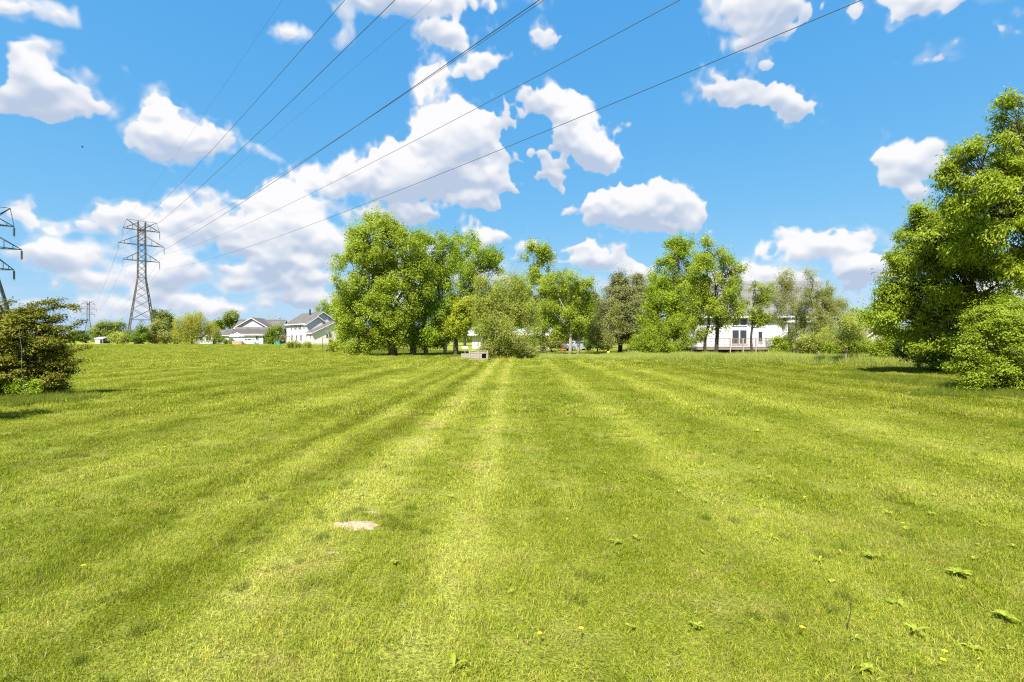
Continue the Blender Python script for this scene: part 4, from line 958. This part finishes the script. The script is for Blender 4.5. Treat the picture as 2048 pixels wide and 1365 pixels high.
window(hb2, 3.0, 2, 3.6, .8, 1.2, shutters=True); window(hb2, -3.0, -3.6, .9, 1.3, 1.3, cols=2); window(hb2, .2, -3, .8, 1.8, 1.4, cols=2); window(hb2, 11.0, -6, .2, .8, 2.0, cols=2, rows=2, name='door')
m = MB(); m.box(12.6, -6.05, -.1, 14.4, -6.005, 2.3); m.build('garage_opening', M['black'], hb2)
m = MB(); m.box(11.9, -6.15, 1.7, 12.05, -6.0, 2.0); m.build('wall_lamp', M['shut'], hb2)
# cottage seen through the willow
co = empty('cottage', place(396, 146), 0, label='low white cottage glimpsed through the hanging willow branches', cat='house')
gable_block(co, -1.5, 0, 8, 5, 2.4, 3.7, M['white'], M['roof2'], 'x'); window(co, 1, 0, .9, 1.0, 1.1); window(co, 4, 0, .9, 1.0, 1.1)
# shed
sh = empty('garden_shed', place(190, 158), math.radians(-12), label='small pale metal shed with a dark open end at the far edge of the field', cat='shed')
gable_block(sh, 0, 0, 3.2, 2.6, 1.55, 2.0, M['cream'], M['roofpale'], 'x', oh=.15)
m = MB(); m.box(3.22, .1, -.1, 3.26, 2.4, 1.6); m.box(2.1, -.05, -.1, 3.1, -.01, 1.5); m.build('door', M['black'], sh)

# ranch house behind the birch
rh = empty('ranch_house', place(944, 84), math.radians(2), label='low white ranch house with a pale bright roof behind the birch', cat='house')
gable_block(rh, 0, 0, 13.5, 7, 2.6, 3.7, M['cream'], M['roofpale'], 'x', oh=.7)
window(rh, 2.4, 0, .75, 1.0, 1.7, cols=2, rows=1, name='door'); window(rh, 7, 0, 1.1, 1.4, 1.1); window(rh, 12, 0, 1.1, 1.4, 1.1)
m = MB()
for i in range(4): m.box(1.7, -.5 - .3 * i, -.1, 3.1, -.2 - .3 * i, .75 - .2 * i)
for a in (1.65, 3.1): m.box(a, -1.4, 0, a + .06, -1.34, 1.3); m.box(a, -.3, 0, a + .06, -.24, 1.6); m.prism([(-1.4, 1.2), (-.2, 1.6), (-.2, 1.66), (-1.4, 1.27)], a, a + .05, 'x')
m.build('steps', M['wood'], rh)

# big house with the wooden deck
D = 60; k = D / F
dh = empty('deck_house', place(1385, D), 0, label='large white house with steep grey roof behind the wooden deck', cat='house')
wE = Z(627, D) - .0; rE = Z(566, D + 5)
def lap_wall(x0, x1, z0, z1, y):
    m = MB(); n = int((z1 - z0) / .19)
    for i in range(n):
        a = z0 + (z1 - z0) * i / n; b = z0 + (z1 - z0) * (i + 1) / n; m.prism([(y, a), (y - .035, a + .001), (y - .008, b), (y, b)], x0, x1, 'x')
    return m
xr = X(1667, D) - X(1385, D)
gable_block(dh, .5, 0, xr - .5, 10, wE, rE, M['white'], M['roof2'], 'x', oh=.55)
m = lap_wall(.5, xr, .1, wE - .15, -.002); o = m.build('lap_siding', M['whitetrim'], dh); tag(o, kind='stuff')
xx = lambda p: X(p, D) - X(1385, D)
for a, w_ in ((1470.5, 13), (1486, 13)):
    window(dh, xx(a), -.04, Z(651, D), w_ * k, 16 * k, cols=1)
for a in (1470.5, 1486): window(dh, xx(a), -.04, Z(688, D), 13 * k, 27 * k, cols=1, name='patio_door')
window(dh, xx(1398), -.04, Z(678, D), 12 * k, 16 * k, cols=1); window(dh, xx(1577), -.04, Z(686, D), 16 * k, 28 * k, cols=1, name='door')
window(dh, xx(1630), -.04, Z(684, D), 18 * k, 24 * k, cols=2)
window(dh, xx(1520), -.04, Z(684, D), 8 * k, 20 * k, cols=1)
m = MB(); m.box(xx(1560), -1.0, Z(644.5, D), xx(1667), -.04, Z(643, D)); m.box(xx(1558), -1.05, Z(646, D), xx(1667), -1.0, Z(642, D)); m.build('porch_eave', M['whitetrim'], dh)
m = MB(); m.box(xx(1565), -.9, .2, xx(1567), -.04, Z(645, D)); m.build('corner_post', M['whitetrim'], dh)
# the deck
dk = empty('wooden_deck', place(1385, 56.5), 0, label='raised wooden deck with slim balusters along the back of the large house', cat='deck')
k2 = 56.5 / F; dw = 205 * k2; fz = Z(695, 56.5); rz_ = Z(677, 56.5); x0 = -2 * k2
nb = 14
for i in range(nb):
    m = MB(); a = 3.4 * i / nb; m.box(x0, a, fz - .04, x0 + dw, a + 3.4 / nb - .02, fz); m.build('deck_board', M['deck'], dk)
m = MB(); m.box(x0, -.06, fz - .28, x0 + dw, -.01, fz - .05); m.build('rim_joist', M['deck'], dk)
for i in range(9):
    m = MB(); a = x0 + dw * i / 8; m.box(a - .05, -.12, -.2, a + .05, -.065, rz_ + .02); m.build('deck_post', M['wood'], dk)
for j in range(8):
    m = MB(); a = x0 + dw * j / 8; b = x0 + dw * (j + 1) / 8; m.box(a + .05, -.11, rz_ - .06, b - .05, -.05, rz_); m.box(a + .05, -.1, fz + .08, b - .05, -.06, fz + .13); o = m.build('rail', M['deck'], dk)
    m = MB()
    for i in range(10): c = a + (b - a) * (i + .5) / 10; m.box(c - .02, -.10, fz + .13, c + .02, -.06, rz_ - .06)
    tag(m.build('balusters', M['deck'], dk), kind='stuff')
m = MB(); m.box(x0, 3.3, -.2, x0 + dw, 3.36, fz - .05); m.build('under_deck_shade', M['shut'], dk)  # dark sheet at the back, painting in the shade below the deck
# grill on the deck
gr = empty('covered_grill', (X(1542, 57.5), 57.5, fz + g1(30, 57)), 0, label='pale blue grey covered grill standing on the deck by the wall', cat='grill')
m = MB(); m.prism([(-.5, 0), (.5, 0), (.55, .8), (.35, 1.05), (-.35, 1.05), (-.55, .8)], -.3, .3); m.build('cover', simple('grill_cover', (.42, .45, .52), .6), gr)
for a in (-.4, .4):
    m = MB(); m.tube([(a, -.36, .08), (a, -.31, .08)], .08, 10); m.build('wheel', M['black'], gr)
# small brown-roofed building right
bb = empty('outbuilding', place(1728, 78), math.radians(-8), label='small brown gabled outbuilding glimpsed left of the spreading tree', cat='building')
gable_block(bb, 0, 0, 4.2, 5, 1.9, 3.4, simple('tan_siding', (.42, .34, .28), .8), M['brown'], 'y', oh=.3); window(bb, 2.1, 0, .9, .9, .6)

# ------------------------------------------------------------------ vehicles
def sedan(label, loc, rz, mat):
    r = empty('parked_car', loc, rz, label=label, cat='car')
    m = MB(); body = [(-2.3,.35),(-2.32,.72),(-2.2,.90),(-1.6,.98),(-1.15,1.00),(1.0,.98),(1.9,.86),(2.28,.70),(2.32,.40),(2.2,.26),(-2.2,.26)]
    m.prism(body, -.86, .86); m.build('body', mat, r)
    m = MB(); lo_ = [(-1.55,.98),(1.15,.97)]; hi = [(-.85,1.42),(.45,1.42)]
    m.add([(-1.55,-.80,.98),(1.15,-.80,.97),(1.15,.80,.97),(-1.55,.80,.98),(-.85,-.64,1.44),(.42,-.64,1.44),(.42,.64,1.44),(-.85,.64,1.44)], [(0,1,5,4),(1,2,6,5),(2,3,7,6),(3,0,4,7),(4,5,6,7)])
    m.build('cabin', mat, r)
    for sg in (-1, 1):
        for (a0, a1, b0, b1) in ((-1.25, -.33, -.80, -.30), (-.25, .85, -.25, .38)):
            m = MB(); yb = lambda z: sg * (.80 - (z - .98) / .46 * .16 + .006)
            m.add([(a0, yb(1.04), 1.04), (a1, yb(1.04), 1.04), (b1, yb(1.37), 1.37), (b0, yb(1.37), 1.37)], [(0, 1, 2, 3)]); m.build('side_window', M['glass'], r)
        for a in (-1.4, 1.42):
            m = MB(); m.tube([(a, sg * .68, .32), (a, sg * .89, .32)], .32, 16); w = m.build('wheel', M['tyre'], r)
            m = MB(); m.tube([(a, sg * .885, .32), (a, sg * .905, .32)], .21, 12); m.build('rim', M['chrome'], w)
        m = MB(); m.box(2.24, sg * .62 - .16, .62, 2.33, sg * .62 + .16, .74); m.build('headlight', M['chrome'], r)
        m = MB(); m.box(-2.34, sg * .62 - .16, .66, -2.28, sg * .62 + .16, .80); m.build('tail_light', M['red'], r)
    for (a, b, z) in ((1.17, .45, 1), (-1.57, -.87, 1)):
        s = .01 if a > 0 else -.01; m = MB(); m.add([(a + s, -.72, 1.02), (a + s, .72, 1.02), (b + s * 2, .60, 1.40), (b + s * 2, -.60, 1.40)], [(0, 1, 2, 3)]); m.build('windscreen', M['glass'], r)
    return r
sedan('white sedan parked on the driveway in front of the garage wing', place(500, 121), math.radians(8), M['paint_white'])
sedan('pale car half hidden behind the two pale trunks', place(1157, 74), math.radians(25), simple('car_paint_blue', (.34, .39, .43), .3, .5, 0, 1, .03, 0))

# ------------------------------------------------------------------ yard things
pu = empty('patio_umbrella', place(474, 122), 0, label='wide white patio umbrella open in front of the farmhouse', cat='umbrella')
m = MB(); m.tube([(0, 0, 0), (0, 0, 2.9)], .04, 6); m.build('pole', M['whitetrim'], pu)
m = MB(); n = 8; vs = [(0, 0, 2.95)] + [(1.75 * math.cos(a), 1.75 * math.sin(a), 2.1) for a in [2 * math.pi * i / n for i in range(n)]] + [(1.75 * math.cos(a), 1.75 * math.sin(a), 1.92) for a in [2 * math.pi * i / n for i in range(n)]]
m.add(vs, [(0, 1 + i, 1 + (i + 1) % n) for i in range(n)] + [(1 + i, 1 + n + i, 1 + n + (i + 1) % n, 1 + (i + 1) % n) for i in range(n)]); m.build('canopy', M['canvas'], pu)
pl = empty('brick_planter', place(475, 118.5), 0, label='low red brick planter in front of the umbrella', cat='planter')
m = MB(); m.box(-1.1, -.4, 0, 1.2, .4, .75); m.build('base', M['brick'], pl); m = MB(); m.box(-1.16, -.46, .755, 1.26, .46, .84); m.build('cap', M['concrete'], pl)
tree('clipped_hedge', 'low dark green hedge left of the brick planter', 'hedge', 119, 452, [(442,684,7,4),(452,684,8,4),(462,684,7,4)], M['dark'], 'bark', .05, 60, 50, .4, .2, fork=.3, limbs=False, clip_z=.02)
bn = empty('plastic_bin', place(556, 116), 0, label='teal plastic bin beside the driveway', cat='bin')
m = MB(); m.prism([(-.5, 0), (.5, 0), (.6, .85), (-.6, .85)], -.35, .35); m.build('body', M['teal'], bn); m = MB(); m.box(-.66, -.42, .855, .66, .42, .95); m.build('lid', M['teal'], bn)
bn = empty('covered_barbecue', place(566, 116), 0, label='black barbecue right of the teal bin', cat='barbecue')
m = MB(); m.ball((0, 0, .75), (.6, .45, .42), 10, 6); m.build('bowl', M['black'], bn, smooth=True)
for a in (-.35, .35):
    m = MB(); m.tube([(a, 0, 0), (a * .6, 0, .5)], .04, 5); m.build('leg', M['black'], bn)
ps = empty('swing_frame', place(570, 121), 0, label='red metal play frame against the side of the white house', cat='play frame')
for a in (-1.3, 1.3):
    m = MB(); m.tube([(a - .3, -.5, 0), (a, 0, 2.0), (a + .3, .5, 0)], .06, 5); m.build('leg', M['red'], ps)
m = MB(); m.tube([(-1.3, 0, 2.0), (1.3, 0, 2.0)], .06, 5); m.build('beam', M['red'], ps)
# dead stump tree with bird feeder and post
ds = empty('dead_tree', place(662, 60), 0, label='split bare dead trunk with thin grey branches at the end of the lawn', cat='dead tree')
mb = MB(); rng = np.random.default_rng(8)
limb(mb, (-.35, 0, -.1), (-.30, 0, 1.0), .16, .10, rng, 5, 7); limb(mb, (.25, 0, -.1), (.1, 0, 1.1), .18, .12, rng, 5, 7); mb.build('trunk', M['bark'], ds, smooth=True)
mb = MB(); limb(mb, (-.3, 0, 1.0), (-1.2, .1, 3.6), .06, .02, rng, 6, 5); limb(mb, (.1, 0, 1.1), (-.5, 0, 3.2), .06, .02, rng, 6, 5); limb(mb, (.1, 0, 1.1), (.5, .1, 2.6), .05, .015, rng, 6, 5)
for i in range(16):
    a = np.array([rng.uniform(-1.0, .4), rng.normal(0, .1), rng.uniform(1.6, 3.2)]); limb(mb, a, a + rng.normal(size=3) * .45 + np.array([0, 0, .5]), .014, .004, rng, 3, 4)
mb.build('branch', M['barkpale'], ds, smooth=True)
P, o = crown('ivy', [(0, 0, 1.0, .32, .3, .75)], rng, M['yellow'], ds, 40, 50, .2, .12)
fd = empty('bird_feeder', place(658, 63), 0, label='dark roofed bird feeder on a pole beside the dead trunk', cat='bird feeder')
m = MB(); m.tube([(0, 0, 0), (0, 0, 1.9)], .03, 6); m.build('pole', M['steel'], fd); m = MB(); m.box(-.28, -.2, 1.9, .28, .2, 2.3); m.build('box', M['shut'], fd)
m = MB(); m.prism([(-.36, 2.305), (.36, 2.305), (0, 2.62)], -.26, .26); m.build('roof', M['shut'], fd)
fp = empty('feeder_post', place(645, 66), 0, label='slim metal post with a side arm left of the bird feeder', cat='post')
m = MB(); m.tube([(0, 0, 0), (0, 0, 2.0)], .03, 6); m.build('post', M['steel'], fp); m = MB(); m.tube([(0, 0, 1.9), (.5, 0, 1.9)], .025, 5); m.build('arm', M['steel'], fp)
# fence rail in front of the house
rf = empty('rail_fence', place(648, 92), 0, label='low brown rail fence along the foot of the white house', cat='fence')
for i in range(6):
    m = MB(); m.box(-3 + i * 1.5, -.04, 0, -2.92 + i * 1.5, .04, .75); m.build('post', M['wood'], rf)
m = MB(); m.box(-3, -.07, .55, 4.6, -.045, .65); m.build('rail', M['wood'], rf)
# weathered wooden box at the end of the lawn
wb = empty('wooden_box', place(958, 37.2), math.radians(4), label='weathered grey plank box with dark slots at the end of the mown strip', cat='box')
zt = .70; rr = random.Random(4)
for i in range(4):
    m = MB(); a = zt * i / 4; tl = .02 * i
    if i in (1, 2): m.box(-.76, -.03 - .004 * i, a + .015, .22, .02, a + zt / 4 - .01)
    else: m.box(-.76, -.03, a + .015, .66, .02, a + zt / 4 - .01)
    m.build('plank', M['wood'], wb)
for i in (1, 2):
    m = MB(); a = zt * i / 4; m.box(.55, -.03, a, .66, .02, a + zt / 4 - .01); m.build('plank', M['wood'], wb)
m = MB(); m.box(-.76, .35, 0, .66, .40, zt - .05); m.build('back_panel', M['shut'], wb)
m = MB(); m.box(-.80, -.06, zt, .70, .40, zt + .045); m.build('top_board', M['wood'], wb)
for a in (-.78, -.1, .60):
    m = MB(); m.box(a, -.07, -.05, a + .09, -.035, zt - .003); m.build('post', M['wood'], wb)
wh = empty('plank_wall', place(935, 38.2), math.radians(3), label='low dark plank wall left of the grey wooden box', cat='low wall')
for i in range(3):
    m = MB(); m.box(-.5, -.02 - .003 * i, .04 + .16 * i, .55, .03, .18 + .16 * i); m.build('plank', M['wood'], wh)
ww = empty('cart_wheel', (X(941, 37.9), 37.88, .28 + g1(-3, 38)), 0, label='small old wooden cart wheel leaning on the low plank wall', cat='wheel')
m = MB(); pts = [(.24 * math.cos(a), -.03, .24 * math.sin(a)) for a in [2 * math.pi * i / 20 for i in range(21)]]; m.tube(pts, .025, 5, cap=False); m.build('rim', M['wood'], ww)
for i in range(4):
    a = math.pi * i / 4; m = MB(); m.tube([(-.23 * math.cos(a), -.03, -.23 * math.sin(a)), (.23 * math.cos(a), -.03, .23 * math.sin(a))], .012, 4); m.build('spoke', M['wood'], ww)
sg = empty('small_sign', place(930, 40), 0, label='small white sign plate on a thin stake behind the plank wall', cat='sign')
m = MB(); m.box(-.02, -.02, 0, .02, .02, 1.1); m.build('stake', M['wood'], sg); m = MB(); m.box(-.26, -.04, .88, .26, -.021, 1.08); m.build('plate', M['whitetrim'], sg)
# kettle, marker, red chair
kt = empty('fire_pot', place(1256, 56), 0, label='round black fire pot on the back lawn left of the deck bushes', cat='fire pot')
m = MB(); m.ball((0, 0, .42), (.33, .33, .30), 12, 8); m.build('bowl', M['black'], kt, smooth=True)
for i in range(3):
    a = 2 * math.pi * i / 3; m = MB(); m.tube([(.28 * math.cos(a), .28 * math.sin(a), 0), (.14 * math.cos(a), .14 * math.sin(a), .25)], .025, 5); m.build('leg', M['black'], kt)
mk = empty('yellow_marker', place(1217, 44), 0, label='small yellow marker post in the yard grass right of the pale trunks', cat='marker')
m = MB(); m.tube([(0, 0, 0), (0, 0, .42)], .09, 10); m.build('post', M['yellowp'], mk); m = MB(); m.ball((0, 0, .47), (.14, .14, .12), 10, 6); m.build('cap', M['yellowp'], mk, smooth=True)
ch = empty('garden_chair', place(1126, 66), math.radians(20), label='dark red garden chair behind the two trunked tree', cat='chair')
m = MB(); m.box(-.35, -.3, .38, .35, .3, .44); m.build('seat', M['red'], ch); m = MB(); m.prism([(.28, .42), (.34, .42), (.55, 1.1), (.49, 1.1)], -.33, .33, 'x'); m.build('backrest', M['red'], ch)
for a in (-.32, .26):
    for b in (-.28, .22):
        m = MB(); m.box(a, b, 0, a + .06, b + .06, .375); m.build('leg', M['red'], ch)
# daylilies
ol = quads = None
rng = np.random.default_rng(61); n = 260; cx = rng.normal(X(1062, 38), .55, n); cy = rng.normal(41.6, .3, n)
P_ = np.stack([cx, cy, gz(cx, cy) + rng.uniform(.30, .52, n)], 1)
fl = empty('daylily_bed', (X(1062, 38), 41.6, 0), 0, label='bed of orange yellow flowers at the edge of the tall grass', cat='flower bed')
V = leaf_quads(P_, rng.normal(size=P_.shape) + np.array([0, -.6, .6]), rng.normal(size=P_.shape), np.full(n, .10), np.full(n, .09), False) - np.array(fl.location)
tag(quads_obj('blossoms', V, 4, M['orange'], fl), kind='stuff')
V, t = blade_set(400, .9, .3, .5, .018, rng); tag(quads_obj('foliage', V, 4, M['tall'], fl, attr=t), kind='stuff')
# dead brush pile
db = empty('brush_pile', place(1087, 42), 0, label='dry grey brown dead shrub right of the orange flowers', cat='dead shrub')
rng = np.random.default_rng(5); mb = MB()
for i in range(150):
    a = rng.uniform(0, 6.28); e = rng.uniform(.35, 1.4); l = rng.uniform(.5, .95)
    limb(mb, (rng.normal(0, .25), rng.normal(0, .2), 0), (l * 1.1 * math.cos(a) * math.cos(e), l * math.sin(a) * math.cos(e), l * math.sin(e)), .012, .004, rng, 3, 3)
mb.build('twigs', M['twig'], db); tag(C.objects[-1]) 
# birds
for (px_, py_, d_, lab) in ((165, 295, 60, 'tiny bird gliding in the blue sky on the left'), (560, 638, 75, 'small dark bird flying over the driveway between the houses')):
    b_ = empty('bird', (X(px_, d_), d_, Z(py_, d_)), math.radians(30), label=lab, cat='bird')
    m = MB(); m.ball((0, 0, 0), (.12, .035, .035), 8, 6); m.build('body', M['black'], b_, smooth=True)
    for s_ in (-1, 1):
        m = MB(); m.add([(.08, 0, .01), (-.08, 0, .01), (-.06, s_ * .22, .10), (.05, s_ * .20, .10), (-.08, s_ * .42, .06)], [(0, 1, 2, 3), (3, 2, 4)]); m.build('wing', M['black'], b_)

# ------------------------------------------------------------------ on the lawn
def dirt(label, cx, cy, rx, ry, hh, seed):
    rng = np.random.default_rng(seed); nr, na = 9, 40; V = [(cx, cy, g1(cx, cy) + hh)]; F_ = []
    ph = rng.uniform(0, 6.28, 4)
    for j in range(1, nr + 1):
        t = j / nr
        for i in range(na):
            a = 2 * math.pi * i / na; k = 1 + .12 * math.sin(2 * a + ph[0]) + .09 * math.sin(3 * a + ph[1]) + .05 * math.sin(7 * a + ph[2])
            x = cx + rx * k * t * math.cos(a); y = cy + ry * k * t * math.sin(a)
            V.append((x, y, g1(x, y) + hh * (1 - t * t) - .006 * t + rng.normal(0, .0025)))
    for i in range(na): F_.append((0, 1 + i, 1 + (i + 1) % na))
    for j in range(nr - 1):
        for i in range(na): a = 1 + j * na; F_.append((a + i, a + na + i, a + na + (i + 1) % na, a + (i + 1) % na))
    me = bpy.data.meshes.new('dirt_patch'); me.from_pydata(V, [], F_); me.materials.append(M['soil']); me.polygons.foreach_set('use_smooth', [True] * len(me.polygons)); me.update()
    o = bpy.data.objects.new('dirt_patch', me); C.objects.link(o); tag(o, label, 'bare soil', 'bare soil patches in the lawn')
dirt('largest pale patch of dry bare soil in the mown grass', *DIRT[0][:2], .215, .13, .020, 1)
dirt('small dry bare patch just behind the largest one', *DIRT[1][:2], .09, .045, .006, 2)
dirt('thin scuffed bare patch in front and left of the largest one', *DIRT[2][:2], .11, .03, .005, 3)
def broadleaf(label, px_, py_, r, n, w, mat='weed', seed=0, el=(.15, .9)):
    d = H * F / (py_ - 682.5); x = X(px_, d); rng = np.random.default_rng(seed); r *= .82; w *= .8; root = empty('broadleaf_weed', (x, d, g1(x, d)), 0, label=label, cat='weed', group='broadleaf weeds in the lawn')
    for i in range(n):
        a = 2 * math.pi * i / n + rng.normal(0, .35); e = rng.uniform(*el); l = r * rng.uniform(.4, 1.1); ww_ = w * rng.uniform(.8, 1.2); P0 = []
        for j in range(6):
            t = j / 5; rad = l * t; z = .012 + l * (math.sin(e) * t - .55 * t * t * math.sin(e) * 1.1) + .012
            hw = ww_ * math.sin(math.pi * min(1, .12 + .86 * t) ** 1.15) * .5; c = Vector((rad * math.cos(a), rad * math.sin(a), z)); s = Vector((-math.sin(a), math.cos(a), 0))
            P0.append((c + s * hw + Vector((0, 0, hw * .35)), c, c - s * hw + Vector((0, 0, hw * .35))))
        m = MB(); vs = [q for t in P0 for q in t]; m.add(vs, [(3 * j, 3 * j + 3, 3 * j + 4, 3 * j + 1) for j in range(5)] + [(3 * j + 1, 3 * j + 4, 3 * j + 5, 3 * j + 2) for j in range(5)])
        me = bpy.data.meshes.new('leaf'); me.from_pydata([tuple(v) for v in vs], [], m.f); me.materials.append(M[mat]); at = me.attributes.new('tint', 'FLOAT', 'POINT'); at.data.foreach_set('value', [rng.uniform(.2, .8)] * len(vs)); me.polygons.foreach_set('use_smooth', [True] * len(me.polygons))
        o = bpy.data.objects.new('leaf', me); C.objects.link(o); o.parent = root
broadleaf('large pale dock plant with broad curled leaves at the lower right', 1915, 1150, .10, 15, .030, seed=1, el=(.05, 1.2))
broadleaf('leafy weed left of the large dock plant', 1742, 1112, .07, 12, .020, seed=2, el=(.05, 1.2))
broadleaf('weed with upright leaves below and right of the dock plant', 2010, 1240, .085, 11, .024, seed=3, el=(.1, 1.3))
broadleaf('narrow leaved weed right of the dead flower stalk', 1830, 1270, .09, 6, .022, seed=4)
broadleaf('weed rosette in the middle foreground', 1235, 1090, .075, 8, .025, seed=5)
broadleaf('flat weed at the bottom edge right of the middle', 1735, 1352, .07, 9, .018, seed=6, el=(.1,1.2))
broadleaf('single tall leaf weed at the bottom edge left of the middle', 908, 1345, .085, 3, .022, seed=7, el=(.9, 1.4))
broadleaf('pair of pale weed leaves above the dock plant', 1862, 1032, .06, 4, .030, seed=8)
broadleaf('pale weed leaves above the left leafy weed', 1776, 1030, .06, 4, .028, seed=9)
broadleaf('leafy weed right of the middle of the field', 1515, 868, .13, 8, .05, seed=10)
broadleaf('small dark weed tuft right of the soil patch', 790, 1135, .05, 6, .02, seed=11)
d = H * F / (1262 - 682.5); mb = MB(); x = X(1694, d); mb.tube([(x, d, 0), (x + .008, d, .05), (x + .02, d, .10), (x + .019, d, .135)], [.0022, .002, .0018, .0016], 5); mb.ball((x + .019, d, .14), (.007, .007, .006), 6, 5)
mb.build('dead_stalk', M['barkdark'], label='thin dark dead flower stalk standing in the foreground grass', cat='stalk')
fl_lab = ['yellow flower nearest the bottom right below the dock plant', 'yellow flower just under the flower at the bottom right', 'yellow flower left of the dead stalk', 'left flower of the little yellow cluster below the middle', 'right flower of the little yellow cluster below the middle', 'yellow flower above the left leafy weed', 'yellow flower in the grass far left of the dirt patches', 'yellow flower near the mown strip on the right', 'yellow flower on the left lawn below the hawthorn', 'yellow flower far along the left lawn']
for (px_, py_), lab in zip(((1890,1331),(1886,1350),(1604,1278),(1080,1284),(1162,1272),(1806,1058),(166,1146),(1610,1004),(330,905),(280,800)), fl_lab):
    d = H * F / (py_ - 682.5); x = X(px_, d); r = .011 * (1 + d / 12); z0 = .055; f_ = empty('lawn_flower', (x, d, g1(x, d)), 0, label=lab, cat='flower', group='yellow flowers dotted in the lawn')
    m = MB(); m.tube([(0, 0, 0), (.003, 0, z0)], .0012, 4); m.build('stem', M['barkdark'] if False else simple_green if False else M['weed'], f_)
    m = MB()
    for i in range(6):
        a = 2 * math.pi * i / 6; m.add([(0, 0, z0), (r * .7 * math.cos(a - .4), r * .7 * math.sin(a - .4), z0 + .003), (r * math.cos(a), r * math.sin(a), z0 + .002), (r * .7 * math.cos(a + .4), r * .7 * math.sin(a + .4), z0 + .003)], [(0, 1, 2, 3)])
    m.ball((0, 0, z0 + .003), (r * .3, r * .3, r * .25), 6, 4); m.build('petals', M['petal'], f_)
